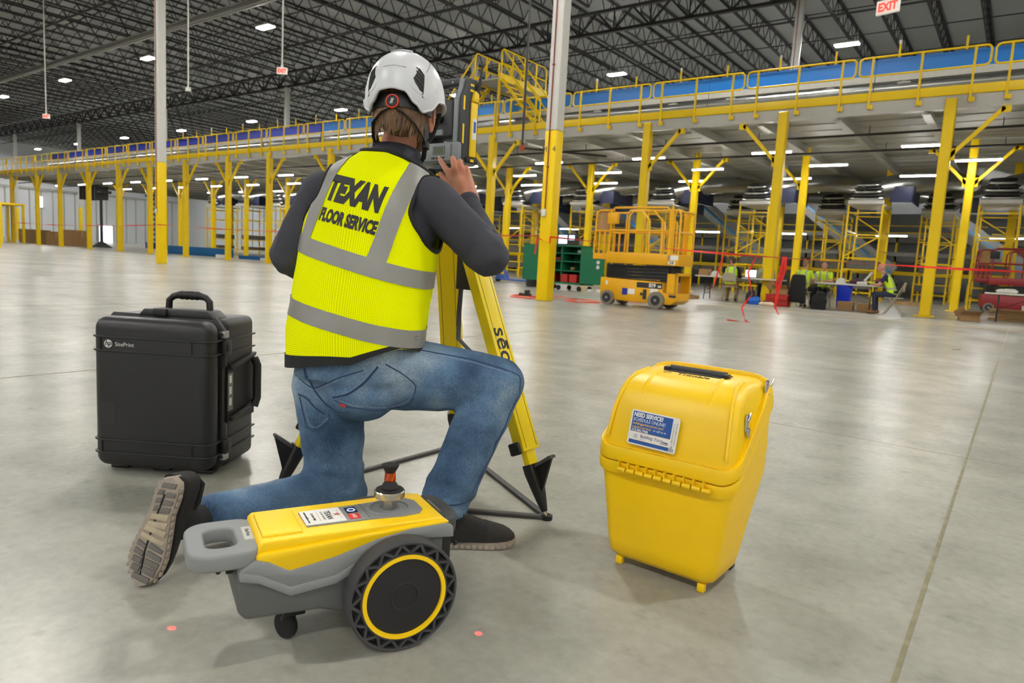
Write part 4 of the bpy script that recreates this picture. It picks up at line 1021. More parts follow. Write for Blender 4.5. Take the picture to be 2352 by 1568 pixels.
    MB().lathe([(.012, 0), (.0205, .016), (.021, .019), (.019, .02), (.008, .02), (.007, .019), (0, .019)], (.01, 0, .3705), n=24).build('prism_cap', RUBBER, pr, smooth=40)
    # wheels
    for s_ in (-1, 1):
        o = s_*.135
        w = MB(); r = .1296
        w.lathe([(r-.0075, -.025), (r-.003, -.026), (r, -.02), (r, .02), (r-.003, .026), (r-.0075, .025), (r-.0075, -.025)], (0, o, r), (0, 1, 0), 48)
        w.lathe([(.098, -.025), (.103, -.025), (.103, .025), (.098, .025), (.098, -.025)], (0, o, r), (0, 1, 0), 48)
        TYR = mat('tyre_grey', '#3d3d3f', .65, bump=.06, bscale=500)
        W = w.build('wheel', TYR, t, smooth=40)
        n = 17
        for k in range(n):
            for d in (0, 1):
                a = 2*PI*(k+(0 if d == 0 else 1))/n; c_ = 2*PI*(k+.5)/n
                MB().bar((.102*math.cos(a), o, r+.102*math.sin(a)), ((r-.006)*math.cos(c_), o, r+(r-.006)*math.sin(c_)), .006, .05, up=(0, 1, 0)).build('tyre_web', TYR, W)
        f = o+s_*.0255
        MB().lathe([(.0, -.012), (r-.01, -.012), (r-.01, -.006), (0, -.006)], (0, o, r), (0, 1, 0), 40).build('tyre_back', INK, W)
        MB().lathe([(.0885, -.003), (.0895, .0028), (.0985, .0028), (.0995, -.004), (.0885, -.004)], (0, o+s_*.0245, r), (0, s_, 0), 56).build('yellow_ring', RY, W, smooth=40)
        MB().lathe([(0, .0), (.029, .0), (.0305, .003), (.033, .003), (.0345, .001), (.0885, -.001), (.0885, -.01), (0, -.01)], (0, o+s_*.0235, r), (0, s_, 0), 56).build('hub_cap', mat('hub_black', '#1d1d1f', .6, bump=.1, bscale=900), W, smooth=30)
        MB().cyl((0, s_*.08, r), (0, o, r), .03, n=16).build('axle', INK, W)
    # rear caster
    MB().lathe([(.0, -.011), (.029, -.011), (.032, -.006), (.032, .006), (.029, .011), (0, .011)], (-.23, 0, .032), (.9, .45, 0), 24).build('caster_wheel', RUBBER, t)
    MB().box((-.215, 0, .085), (.05, .05, .05)).bar((-.23, 0, .04), (-.212, 0, .09), .03, .03).build('caster_fork', BLACK, t, bev=.004)
    MB().prism([(.118, -.09), (.15, -.085), (.168, -.05), (.172, 0), (.168, .05), (.15, .085), (.118, .09)], .225, .272).build('bumper', mat('bumper_charcoal', '#3f4042', .6), t, bev=.01, seg=3)
    MB().bb((.11, -.07, .12), (.15, .07, .23)).build('sensor_bar', INK, t, bev=.008)
    MB().box((.128, 0, .2685), (.006, .085, .008)).build('status_light', mat('status_grey', '#77756c', .3), t)
    MB().bb((-.365, -.05, .2), (-.345, .05, .218)).build('rear_sensor', INK, t)
    return t
rob = robot()
# the two red laser dots the robot throws on the floor
_c = V((-1.1825, 1.1217, 0)); _Ri = Matrix.Rotation(-1.1383, 3, 'Z')
def laser(p, at):
    p = V(p); a = _Ri @ (V(at)-_c); d = a-p; q = d.to_track_quat('-Z', 'Y')
    b = MB().cyl(p-d.normalized()*.008, p+d.normalized()*.004, .005, n=10).build('laser_emitter', INK, rob)
    l = bpy.data.lights.new('laser_light', 'SPOT'); l.energy = 11.0; l.color = (1, .02, .015); l.spot_size = math.radians(2*math.degrees(math.atan(.009/d.length))+.3); l.spot_blend = .35; l.shadow_soft_size = .0005
    o = bpy.data.objects.new('laser_light', l); COL.objects.link(o); o.parent = rob; o.rotation_mode = 'QUATERNION'; o.rotation_quaternion = q; o.location = p+d.normalized()*.006
laser((-.375, 0, .185), (-1.502, .760, 0))
laser((.165, -.06, .19), (-.955, 1.226, 0))

# ---------------------------------------------------------------- black equipment case
CB_ = mat('case_black', '#1d1d1e', .42, bump=.06, bscale=600, spec=.5)
def black_case():
    t = thing('equipment_case', 'tall black hard equipment case with hp SitePrint logo standing on the floor', 'case', (-2.585, 1.228, 0), .585)
    MB().bb((-.228, 0, .025), (.232, .1, .605)).build('lid', CB_, t, bev=.046, seg=6)
    fl_ = [(-.235, .05), (-.2, .012), (.21, .012), (.246, .05), (.246, .2), (.236, .205), (.236, .42), (.246, .425), (.246, .56), (.205, .615), (-.2, .615), (-.24, .57)]
    MB().prism(fl_, .095, .118, 'y').build('flange', CB_, t, bev=.004)
    MB().bb((-.232, .116, .015), (.24, .37, .607)).build('base_shell', CB_, t, bev=.03, seg=4)
    for z in (.53, .478, .135, .085):
        MB().prism(rrect(.472, .14, .044, 5, .003, .065), z-.0035, z+.0035).build('rib', CB_, t, bev=.002)
        MB().bb((.2, .116, z-.004), (.247, .365, z+.004)).build('side_rib', CB_, t, bev=.003)
    for x in (-.19, .16):
        for z in (.504, .11): MB().bb((x, -.004, z-.024), (x+.004, .0, z+.024)).build('rib_stop', CB_, t)
    # logo
    lg = MB().cyl((-.158, -.0008, .504), (-.158, .003, .504), .0155, n=28).build('logo_disc', mat('logo_white', '#d5d4d0', .5), t)
    text('logo_letters', 'hp', .026, INK, lg, frame((-.158, -.0012, .506), (1, 0, 0), (0, 0, 1)), shear=.25, bold=.0004)
    text('logo_name', 'SitePrint', .0215, MATS['logo_white'], t, frame((-.132, -.0008, .503), (1, 0, 0), (0, 0, 1)), align='LEFT')
    MB().bb((-.195, -.0006, .19), (-.135, .002, .28)).build('faint_label', mat('case_label', '#242425', .4), t)
    # bump and handle on top
    MB().prism([(-.1, .607), (-.075, .636), (.175, .636), (.205, .607)], .09, .2, 'y').build('top_bump', CB_, t, bev=.006)
    MB().bb((-.035, .078, .608), (.02, .13, .64)).build('top_latch', BLACK, t, bev=.006)
    MB().tube([(-.015, .16, .62), (-.012, .16, .668), (.005, .16, .684), (.03, .16, .69), (.11, .16, .69), (.135, .16, .684), (.15, .16, .668), (.153, .16, .62)], [.013, .013, .013, .015, .015, .013, .013, .013], 10).build('top_handle', BLACK, t, smooth=60)
    for x in (.04, .06, .08, .1): MB().lathe([(.0165, -.007), (.018, 0), (.0165, .007)], (x, .16, .69), (1, 0, 0), 12).build('grip_ring', BLACK, t)
    for z in (.552, .07):
        p = MB().box((.237, .1, z), (.028, .034, .026)).build('lock_plate', SILVER, t, bev=.002)
        MB().cyl((.238, .0815, z), (.238, .0835, z), .006, n=12).build('lock_hole', INK, p)
    for z in (.5, .11):
        MB().box((.243, .108, z), (.024, .05, .06)).build('side_latch', BLACK, t, bev=.006)
        MB().box((.256, .108, z), (.008, .03, .03)).build('latch_tab', CB_, t, bev=.003)
    # side handle in its recess
    MB().bb((.238, .125, .19), (.244, .36, .44)).build('handle_recess', INK, t)
    for z in (.42, .215): MB().prism([(.13, z-.012), (.34, z+.02), (.345, z+.035), (.13, z+.012)], .24, .262, 'x').build('handle_arm', BLACK, t, bev=.004)
    MB().tube([(.262, .32, .43), (.27, .33, .4), (.27, .33, .26), (.262, .32, .225)], .017, 10).build('side_handle', BLACK, t, smooth=60)
    lb = MB().bb((.244, .122, .245), (.2455, .162, .395)).build('side_label', mat('label_grey', '#6f706c', .5), t)
    for z in (.265, .31, .355): MB().bb((.2455, .132, z), (.246, .15, z+.03)).build('label_cell', STK, lb)
    for x in (-.17, .0, .17): MB().box((x, .1, .007), (.07, .05, .014)).build('foot', BLACK, t, bev=.004)
    for x in (-.17, .17): MB().box((x, .32, .009), (.06, .05, .018)).build('foot', BLACK, t, bev=.004)
    for z in (.56, .45, .16, .06): MB().box((-.243, .1, z), (.012, .045, .05)).build('hinge', BLACK, t, bev=.003)
black_case()

# ---------------------------------------------------------------- yellow instrument case
YC = mat('case_yellow', (0.95, 0.60, 0.0005), .38, var=.06, vscale=2, bump=.04, bscale=500)
def yellow_case():
    t = thing('instrument_case', 'yellow plastic instrument case with blue service sticker', 'case', (-.758, 1.79, 0), -.02)
    def ring(z, y0, y1, hw, r): return [V((p[0], p[1], z)) for p in rrect(2*hw, y1-y0, r, 6, 0, (y0+y1)/2)]
    R = [ring(.022, .045, .17, .13, .03), ring(.028, .02, .195, .155, .035), ring(.045, .004, .21, .168, .035), ring(.08, -.001, .22, .173, .035), ring(.2, -.008, .25, .188, .035), ring(.32, -.016, .285, .203, .035), ring(.4, -.01, .3, .2, .035), ring(.48, .008, .315, .193, .035), ring(.53, .03, .32, .188, .035), ring(.56, .056, .318, .182, .04), ring(.578, .085, .312, .172, .045), ring(.586, .11, .305, .16, .05), ring(.589, .13, .295, .145, .05)]
    full = MB().loft(R).build('tmp', None, None)
    SP, SN = V((0, -.02, .325)), V((0, -.25, .35)).normalized()
    for nm, sgn in (('lower_shell', 1), ('lid', -1)):
        bm = bmesh.new(); bm.from_mesh(full.data)
        r = bmesh.ops.bisect_plane(bm, geom=bm.verts[:]+bm.edges[:]+bm.faces[:], plane_co=SP, plane_no=SN*sgn, clear_outer=True)
        me = bpy.data.meshes.new(nm); bm.to_mesh(me); bm.free(); o = link(nm, me, YC, t, 50)
        if nm == 'lid': lid = o
        else: low = o
    for nm, a, b, off in (('lid_rim', .003, .034, .013), ('shell_rim', -.028, -.0005, .011)):
        o = strip_from(full, nm, [(SP+SN*a, -SN), (SP+SN*b, SN)], YC, lid if nm == 'lid_rim' else low, off)
        s = o.modifiers.new('s', 'SOLIDIFY'); s.thickness = .014; s.offset = -1
        bv = o.modifiers.new('b', 'BEVEL'); bv.width = .003; bv.segments = 2; bv.limit_method = 'ANGLE'
    bpy.data.objects.remove(full)
    # hinge knuckles along the front seam
    for k in range(10):
        x = -.125+.0285*k
        g = MB().cyl((x, -.036, .312), (x+.024, -.036, .312), .0075, n=12).build('hinge_knuckle', YC, lid)
        MB().bar((x+.002, -.03, .31), (x+.002, -.03, .336), .004, .02, up=(0, 1, 0)).build('hinge_web', YC, g)
    # ridges over the lid shoulders
    for x in (-.1, .1):
        MB().tube([(x, .03, .528), (x, .06, .562), (x*.98, .1, .585), (x*.95, .14, .5905)], [.003, .007, .008, .006], 8, flat=.6).build('lid_ridge', YC, lid, smooth=60)
    for x in (-.155, .155):
        MB().tube([(x*1.16, -.012, .4), (x*1.12, .012, .49), (x*1.06, .045, .545), (x, .09, .578), (x*.95, .16, .588)], .006, 8).build('lid_crease', YC, lid, smooth=60)
    # recessed grip with dark bar
    rc = MB().bb((-.095, .155, .5885), (.095, .225, .5915)).build('grip_recess', INK, lid, bev=.001)
    MB().cyl((-.088, .19, .5935), (.088, .19, .5935), .0115, n=14).build('grip_bar', mat('grip_grey', '#3a3b3d', .7), lid)
    for x in (-.092, .092): MB().box((x, .178, .594), (.018, .03, .014)).build('grip_lug', BLACK, lid, bev=.003)
    text('case_name', 'Trimble', .032, mat('emboss_dark', '#6a4d05', .5), lid, frame((.012, .128, .5896), (1, 0, 0), (0, 1, .06)), bold=.0004)
    gl = MB().lathe([(.009, 0), (.011, .001), (.0125, 0)], (-.072, .13, .5893), n=20).build('name_globe', MATS['emboss_dark'], lid)
    # toggle latches on the right side
    for y, z in ((.08, .5), (.25, .575)):
        l = MB().box((.196 if y < .1 else .188, y, z-.01), (.008, .02, .05)).build('latch', CHROME, lid, bev=.003)
        MB().box((.202 if y < .1 else .194, y, z-.035), (.007, .016, .026)).build('latch_lever', CHROME, l, bev=.003)
        MB().tube([(.2, y-.006, z), (.204, y, z+.02), (.2, y+.006, z)], .0025, 6).build('latch_hook', CHROME, l)
    for x, y in ((-.13, .03), (.13, .03), (-.12, .18), (.12, .18)): MB().box((x, y, .013), (.022, .02, .026)).build('foot', YC, low, bev=.004)
    MB().box((.12, .24, .03), (.05, .04, .06)).build('wheel_guard', BLACK, low, bev=.006); MB().box((-.12, .24, .03), (.05, .04, .06)).build('wheel_guard', BLACK, low, bev=.006)
    # service sticker on the lid front
    T = frame((-.035, -.0135, .438), (1, 0, -.02), (0, .19, .98))
    def P(mb): mb.T = T; return mb
    s = P(MB()).prism(rrect(.15, .1, .006, 4), -.0006, .0008).build('service_sticker', STK, t)
    SBL = mat('sticker_blue', '#17509a', .45); SY = mat('sticker_gold', '#e3b43c', .5)
    P(MB()).bb((-.0695, -.012, .0008), (.054, .046, .0012)).build('blue_field', SBL, s); P(MB()).bb((-.0695, -.046, .0008), (.054, -.036, .0012)).build('blue_foot', SBL, s)
    P(MB()).bb((-.0695, -.0128, .0008), (.054, -.012, .0013)).build('gold_rule', SY, s); P(MB()).bb((-.0695, -.036, .0008), (.054, -.0352, .0013)).build('gold_rule', SY, s)
    def tx(b, x, y, sz, m, bold=0, rot=0, sx=1):
        M = T @ Matrix.Translation((x, y, .0014)) @ Matrix.Rotation(rot, 4, 'Z')
        text('sticker_print', b, sz, m, s, M, bold=bold, align='LEFT', ext=.0001, sx=sx)
    tx('NEED SERVICE?', -.0665, .0365, .0165, STK, .0007, sx=.82); tx('SCHEDULE ONLINE!', -.0665, .0225, .0135, STK, sx=.83)
    tx('buildingpointcentral.com/', -.0665, .0115, .0108, SY, .0001, sx=.88); tx('repairs-service/', -.0665, .0015, .0108, SY, .0001, sx=.9); tx('or call us at', -.0005, .0015, .0095, STK, sx=.9)
    tx('512.982.7908', -.0665, -.0078, .0095, STK, .0002)
    PUR = mat('print_purple', '#4a3d6e', .6)
    tx('Building', -.036, -.0225, .0135, PUR, sx=.9); tx('Point', .0085, -.0225, .0135, mat('print_lilac', '#8f87a8', .6), sx=.9); tx('CENTRAL', -.036, -.031, .004, MATS['print_lilac'])
    tx('Trimble', .031, -.0255, .006, PUR, .0002); P(MB()).bb((.027, -.031, .0008), (.051, -.0295, .0013)).build('print_bar', PUR, s)
    for k in range(3): P(MB()).add([(-.061, -.031+.004*k, .0013), (-.049, -.027+.004*k, .0013), (-.042, -.031+.004*k, .0013), (-.049, -.0285+.004*k, .0013)], [(0, 3, 1), (1, 3, 2)]).build('print_roof', PUR, s)
    tx('01 02 03 04 05 06 07 08 09 10 11 12', .0605, -.026, .0052, PGD, 0, PI/2, .75); tx('2023 2024 2025 2026 2027 2028 2029', .0685, -.026, .0052, PGD, 0, PI/2, .75)
    for k, w_ in enumerate(('NEXT', 'SERVICE', 'DUE')): tx(w_, .0575+.005*k, -.046, .0052, INK, .0001, PI/2, .85)
    for x, y in ((.0605, -.0165), (.0685, .008)): P(MB()).bb((x-.002, y-.002, .0008), (x+.002, y+.002, .0016)).build('punched_mark', SY, s)
yellow_case()

# ---------------------------------------------------------------- tripod
TY = mat('tripod_yellow', (0.86, 0.64, 0.004), .35, bump=.03, bscale=500); FOOTB = mat('foot_black', '#141414', .45)
FEET = {'L': V((-2.081, 1.431, 0)), 'R': V((-1.246, 1.956, 0)), 'B': V((-2.07, 2.41, 0))}
HEAD = V((-1.83, 1.965, 1.185))
def tripod():
    t = thing('survey_tripod', 'yellow survey tripod standing before the kneeling worker', 'tripod')
    MB().prism([(HEAD.x+.085*math.cos(a)*(1.0+.15*math.cos(3*a)), HEAD.y+.085*math.sin(a)*(1.0+.15*math.cos(3*a))) for a in [2*PI*k/36 for k in range(36)]], 1.165, 1.185).build('head_plate', FOOTB, t, bev=.003)
    MB().lathe([(.03, -.06), (.03, 0)], HEAD-V((0, 0, .02)), n=16, caps=True).build('centre_screw', FOOTB, t)
    for k, F in FEET.items():
        out = V((F.x-HEAD.x, F.y-HEAD.y, 0)).normalized(); top = HEAD+out*.075-V((0, 0, .03)); tip = F+V((0, 0, .0))
        d = (tip-top).normalized(); L = (tip-top).length; side = V((0, 0, 1)).cross(out).normalized(); nrm = d.cross(side).normalized()
        lg = MB().bar(top+d*.02, top+d*(L*.80), .094, .044, up=nrm).build('leg', TY, t, bev=.006, seg=2)
        # grooves and the darker fibre face
        for s in (-1, 1):
            MB().bar(top+d*.03+side*s*.03+nrm*.0222, top+d*(L*.795)+side*s*.03+nrm*.0222, .0016, .0012, up=nrm).build('leg_groove', mat('groove_dark', '#6b5400', .6), lg)
            MB().bar(top+d*.03+side*s*.03-nrm*.0222, top+d*(L*.795)+side*s*.03-nrm*.0222, .0016, .0012, up=nrm).build('leg_groove', MATS['groove_dark'], lg)
        MB().box(top+d*.0, (.1, .05, .05), Matrix((side, nrm, d)).transposed()).build('leg_hinge', FOOTB, lg, bev=.008)
        MB().bar(top+d*(L*.7), top+d*(L*.86), .052, .026, up=nrm).build('inner_leg', TY, lg, bev=.004)
        # clamp with knob
        cpos = top+d*(L*.79)
        MB().box(cpos, (.096, .044, .035), Matrix((side, nrm, d)).transposed()).build('clamp', FOOTB if k != 'R' else TY, lg, bev=.004)
        kn = cpos-side*.066
        MB().bar(cpos-side*.045, kn, .02).build('clamp_stem', FOOTB, lg); MB().box(kn, (.018, .045, .045), Matrix((side, nrm, d)).transposed()).build('clamp_knob', FOOTB, lg, bev=.006)
        for q in (.012, -.012): MB().cyl(cpos+d*q-nrm*.023, cpos+d*q-nrm*.0245, .005, n=10).build('clamp_bolt', CHROME, lg)
        # foot shoe with pedal
        a = top+d*(L*.85); RM = Matrix((side, nrm, d)).transposed()
        rr = lambda c, w_, h_: [c+side*p[0]+nrm*p[1] for p in rrect(w_, h_, min(w_, h_)*.25, 3)]
        sh = MB().loft([rr(a-d*.01, .066, .046), rr(a+d*.02, .066, .046), rr(a+d*.07, .05, .04), rr(a+d*.12, .034, .03), rr(tip-d*.028, .018, .018)]).build('shoe', FOOTB, lg, smooth=30)
        ou = (out-d*out.dot(d)).normalized()
        pe = a+d*.005
        MB().loft([[pe+ou*.02+side*.016, pe+ou*.1-d*.018+side*.016, pe+ou*.1-d*.026+side*.016, pe+ou*.02-d*.008+side*.016], [pe+ou*.02-side*.016, pe+ou*.1-d*.018-side*.016, pe+ou*.1-d*.026-side*.016, pe+ou*.02-d*.008-side*.016]]).build('pedal', mat('pedal_grey', '#4a4843', .6), sh)
        for k2 in range(8): q = pe+ou*(.03+.009*k2)-d*(.0115+.0021*k2); MB().bar(q-side*.016, q+side*.016, .004, .004).build('pedal_tooth', MATS['pedal_grey'], sh)
        MB().loft([[pe+ou*.02+side*.005, pe+ou*.095-d*.016+side*.005, pe+ou*.015+d*.09+side*.005], [pe+ou*.02-side*.005, pe+ou*.095-d*.016-side*.005, pe+ou*.015+d*.09-side*.005]]).build('pedal_web', FOOTB, sh)
        MB().cyl(tip-d*.032, tip-d*.006, .008, .0075, n=10).cyl(tip-d*.006, tip+d*.001, .0075, .002, n=10).build('steel_point', CHROME, sh)
        if k == 'R':
            fc = top+d*(L*.515)+nrm*(0.0226 if nrm.dot(V((.6, -.8, .2))) > 0 else -0.0226)
            n_ = nrm if nrm.dot(V((.6, -.8, .2))) > 0 else -nrm
            yv = n_.cross(d)
            text('leg_lettering', 'seco', .1, INK, lg, frame(fc, d, yv), bold=.0009, align='CENTER', sx=1.0); text('leg_macron', '-', .1, INK, lg, frame(fc-d*.024+yv*.031, d, yv), bold=.0012, sx=1.25)
    # carry strap
    MB().tube([HEAD+V((.1, .06, -.12)), HEAD+V((.1, .04, -.3)), HEAD+V((.09, .04, -.5)), HEAD+V((.11, .02, -.6)), HEAD+V((.17, .05, -.66))], .014, 8, flat=.15).build('carry_strap', FOOTB, t)
    MB().box(HEAD+V((.13, .03, -.3)), (.1, .012, .22)).build('strap_pad', FOOTB, t, bev=.004)
tripod()
FL = mat('floor_guard', '#3b3a38', .6)
t = thing('tripod_floor_guard', 'dark flat triangular floor guard under the tripod feet', 'floor guard')
P3 = [FEET['L'], FEET['R'], FEET['B']]
for i in range(3):
    a, b = P3[i]+V((0, 0, .008)), P3[(i+1) % 3]+V((0, 0, .008)); MB().bar(a, b, .024, .012, up=(0, 0, 1)).build('guard_bar', FL, t, bev=.002)
    MB().lathe([(.02, 0), (.02, .016), (.012, .016), (.01, .006), (0, .006)], (P3[i].x, P3[i].y, 0), n=14).build('guard_cup', FOOTB, t)

# ---------------------------------------------------------------- total station
IG = mat('instrument_grey', '#83888c', .45, bump=.03, bscale=800); IDK = mat('instrument_dark', '#3a3d40', .5, bump=.04, bscale=800); IY = mat('instrument_yellow', (0.9, 0.6, 0.01), .4)
def station_total():
    t = thing('total_station', 'grey and yellow robotic total station mounted on the tripod', 'instrument', (-1.815, 1.985, 1.185))
    MB().prism([(.07*math.cos(a)*(1+.16*math.cos(3*a)), .07*math.sin(a)*(1+.16*math.cos(3*a))) for a in [2*PI*k/36 for k in range(36)]], .0, .012).build('tribrach_base', IDK, t, bev=.003)
    for k in range(3): a = 2*PI*k/3; MB().lathe([(.012, 0), (.017, .004), (.017, .024), (.012, .028)], (.062*math.cos(a), .062*math.sin(a), .01), n=14, caps=True).build('level_screw', FOOTB, t)
    MB().lathe([(.055, .03), (.06, .036), (.058, .052), (.05, .056)], n=28, caps=True).build('tribrach_body', IDK, t)
    b = MB().bb((-.1, -.055, .055), (.1, .055, .135)).build('base_housing', IG, t, bev=.012, seg=3)
    kp = MB().bb((-.078, -.062, .064), (.066, -.052, .128)).build('keypad_panel', IG, t, bev=.006)
    MB().bb((-.02, -.0645, .09), (.04, -.062, .12)).build('display_bezel', mat('bezel', '#6b7072', .5), kp)
    MB().bb((-.014, -.0655, .094), (.033, -.0644, .116)).build('display', mat('lcd', '#5d6653', .25), kp)
    for x in (-.018, .006, .03): MB().box((x, -.0635, .077), (.016, .004, .007)).build('key', IDK, kp, bev=.001)
    # yoke arms
    for s in (-1, 1):
        prof = [(-.045, .07), (-.045, .29), (-.038, .31), (-.024, .335), (-.018, .368), (.03, .37), (.04, .355), (.045, .3), (.045, .07)]
        x0, x1 = (.062, .1) if s > 0 else (-.1, -.062)
        a = MB().prism([(p[0]-.004, p[1]) for p in prof], x0, x0+.02 if s > 0 else x1, 'x')
        if s > 0:
            arm = a.build('yoke_arm', IG, t, bev=.004)
            MB().prism([(p[0]+.004, p[1]) for p in prof], .081, .102, 'x').build('arm_cover', IDK, arm, bev=.006, seg=3)
            MB().bb((.1, .0, .085), (.11, .036, .285)).build('battery_door', IY, arm, bev=.006, seg=3)
            MB().prism([(.0, .285), (.036, .285), (.036, .318), (.012, .328)], .1, .115, 'x').build('door_hood', IY, arm, bev=.005)
            MB().bb((.11, .008, .15), (.1106, .03, .225)).build('arm_label', STK, arm); MB().bb((.1106, .013, .175), (.111, .026, .215)).build('label_print', SBL_, arm)
            MB().bb((.1025, -.04, .25), (.104, -.032, .3)).build('yellow_mark', IY, arm); MB().bb((.1025, -.04, .13), (.104, -.032, .2)).build('yellow_mark', IY, arm)
            for z in (.345, .325): MB().box((.1025, .005, z), (.002, .02, .008)).build('yellow_mark', IY, arm)
            MB().cyl((.105, .03, .3), (.112, .035, .36), .008, .007, n=10).cyl((.112, .035, .36), (.118, .04, .425), .006, .0045, n=10).build('antenna', FOOTB, arm)
            MB().lathe([(0, 0), (.0045, 0), (.0045, .0012), (.006, .0012), (.006, -.001)], (.071, -.049, .315), (0, -1, 0), 16).build('pivot_screw', CHROME, arm)
            MB().bb((.061, -.0492, .2895), (.083, -.0485, .2905)).build('arm_seam', INK, arm)
            MB().bb((.1, -.02, .062), (.112, .045, .082)).build('port_cover', FOOTB, arm, bev=.003); MB().bb((.112, .0, .067), (.1125, .02, .077)).build('port_mark', IY, arm)
        else:
            arm = MB().prism(prof, x0, x1, 'x').build('yoke_arm', IDK, t, bev=.006)
            MB().bb((-.118, -.03, .085), (-.1, .047, .285)).build('battery_door', IY, arm, bev=.006)
    tel = MB().bb((-.056, -.05, .155), (.056, .06, .29)).build('telescope', IDK, t, bev=.012, seg=3)
    MB().cyl((0, -.085, .222), (0, -.05, .222), .018, n=20).build('eyepiece', FOOTB, tel); MB().cyl((0, .06, .222), (0, .085, .222), .035, n=24).build('objective', FOOTB, tel)
    MB().bb((-.02, -.06, .16), (.02, -.05, .18)).build('telescope_catch', IG, tel)
    MB().bb((-.09, -.022, .345), (.068, .02, .372)).build('carry_handle', IDK, t, bev=.008, seg=3)
    MB().cyl((.03, -.0235, .357), (.03, -.022, .357), .004, n=12).build('handle_screw', CHROME, t)
SBL_ = mat('sticker_blue2', '#2a5aa8', .5)
station_total()
# ================================================================ THE KNEELING WORKER
from mathutils import noise as mnoise
PB = V((-1.65, 1.45, 0)); PT = Matrix.Translation(-PB)
person = thing('person', 'worker kneeling at the tripod in white helmet, yellow-green vest and blue jeans', 'person', PB)
def PM(): return MB(PT)
CAMP = V((0, 0, .9))
def pray(u, v):
    c = V(((u-1176)/1568, (v-784)/1568, 1)); return V((_X.dot(c), _Y.dot(c), _Z.dot(c)))
def on_surf(o, u, v, off=.001):
    """point of a garment's surface seen at a photo position (local to the person)"""
    d = pray(u, v).normalized(); ok, p, n, i = o.ray_cast(CAMP-PB, d)
    if not ok: ok, p, n, i = o.closest_point_on_mesh(CAMP-PB+d*2.15)
    return p+n*off
SKINM = mat('worker_skin', '#c88d6f', .48, var=.14, vscale=22, bump=.05, bscale=220, col2='#b5735a')
SHIRTM = mat('charcoal_knit', '#3b3c45', .85, var=.12, vscale=30, bump=.12, bscale=900)
HAIRM = mat('light_brown_hair', '#8a6a4a', .5, var=.45, vscale=60, stretch=(1, 1, .12), bump=.5, bscale=160, col2='#59422d')
HELM = mat('helmet_white', '#d3d5d9', .32, var=.03, spec=.5)
def denim_mat():
    m = bpy.data.materials.new('blue_denim'); m.use_nodes = True; nt = m.node_tree; N = nt.nodes; L = nt.links; b = N['Principled BSDF']
    tc = N.new('ShaderNodeTexCoord')
    def nz(sc, det, st=None):
        n = N.new('ShaderNodeTexNoise'); n.inputs['Scale'].default_value = sc; n.inputs['Detail'].default_value = det
        if st:
            mp = N.new('ShaderNodeMapping'); mp.inputs['Scale'].default_value = st; L.new(tc.outputs['Object'], mp.inputs[0]); L.new(mp.outputs[0], n.inputs['Vector'])
        else: L.new(tc.outputs['Object'], n.inputs['Vector'])
        return n.outputs['Fac']
    r = N.new('ShaderNodeValToRGB'); r.color_ramp.elements[0].position = .3; r.color_ramp.elements[0].color = lin('#30455f'); r.color_ramp.elements[1].position = .7; r.color_ramp.elements[1].color = lin('#9aabb9')
    e = r.color_ramp.elements.new(.5); e.color = lin('#5a7693')
    L.new(nz(4.2, 5), r.inputs[0])
    mx = N.new('ShaderNodeMix'); mx.data_type = 'RGBA'; mx.blend_type = 'OVERLAY'; mx.inputs[0].default_value = .3
    L.new(r.outputs[0], mx.inputs[6])
    g = N.new('ShaderNodeValToRGB'); g.color_ramp.elements[0].position = .3; g.color_ramp.elements[1].position = .7; L.new(nz(420, 3, (1, 1, .3)), g.inputs[0]); L.new(g.outputs[0], mx.inputs[7])
    L.new(mx.outputs[2], b.inputs['Base Color']); b.inputs['Roughness'].default_value = .85; b.inputs['Specular IOR Level'].default_value = .2
    bp = N.new('ShaderNodeBump'); bp.inputs['Strength'].default_value = .35; bp.inputs['Distance'].default_value = .004
    ad = N.new('ShaderNodeMath'); ad.operation = 'MULTIPLY_ADD'; L.new(nz(38, 5, (1, .35, 1)), ad.inputs[0]); ad.inputs[1].default_value = 3.0; L.new(nz(700, 2), ad.inputs[2])
    L.new(ad.outputs[0], bp.inputs['Height']); L.new(bp.outputs[0], b.inputs['Normal'])
    return m
DENIM = denim_mat(); STITCH = mat('denim_stitch', '#8393a5', .8); SEAMD = mat('denim_seam', '#2c4366', .9)
# joints (world)
LH, RH = V((-1.775, 1.415, .475)), V((-1.60, 1.535, .515)); LK, RK = V((-1.772, 1.452, .092)), V((-1.318, 1.718, .5))
LA, RA = V((-1.835, 1.035, .098)), V((-1.368, 1.55, .14))
SL, SR = V((-1.862, 1.44, 1.085)), V((-1.51, 1.59, 1.07)); EL, ER = V((-1.925, 1.36, .868)), V((-1.362, 1.70, .905))
WL, WR = V((-1.85, 1.63, .76)), V((-1.574, 1.834, 1.092))
HC = V((-1.628, 1.57, 1.355)); hf = V((-.5, .866, -.0)).normalized(); hr = V((hf.y, -hf.x, 0)); HR = (Matrix.Rotation(-.16, 3, hr) @ Matrix((hr, hf, V((0, 0, 1)))).transposed())
def H(x, y, z): return HC+HR @ V((x, y, z))
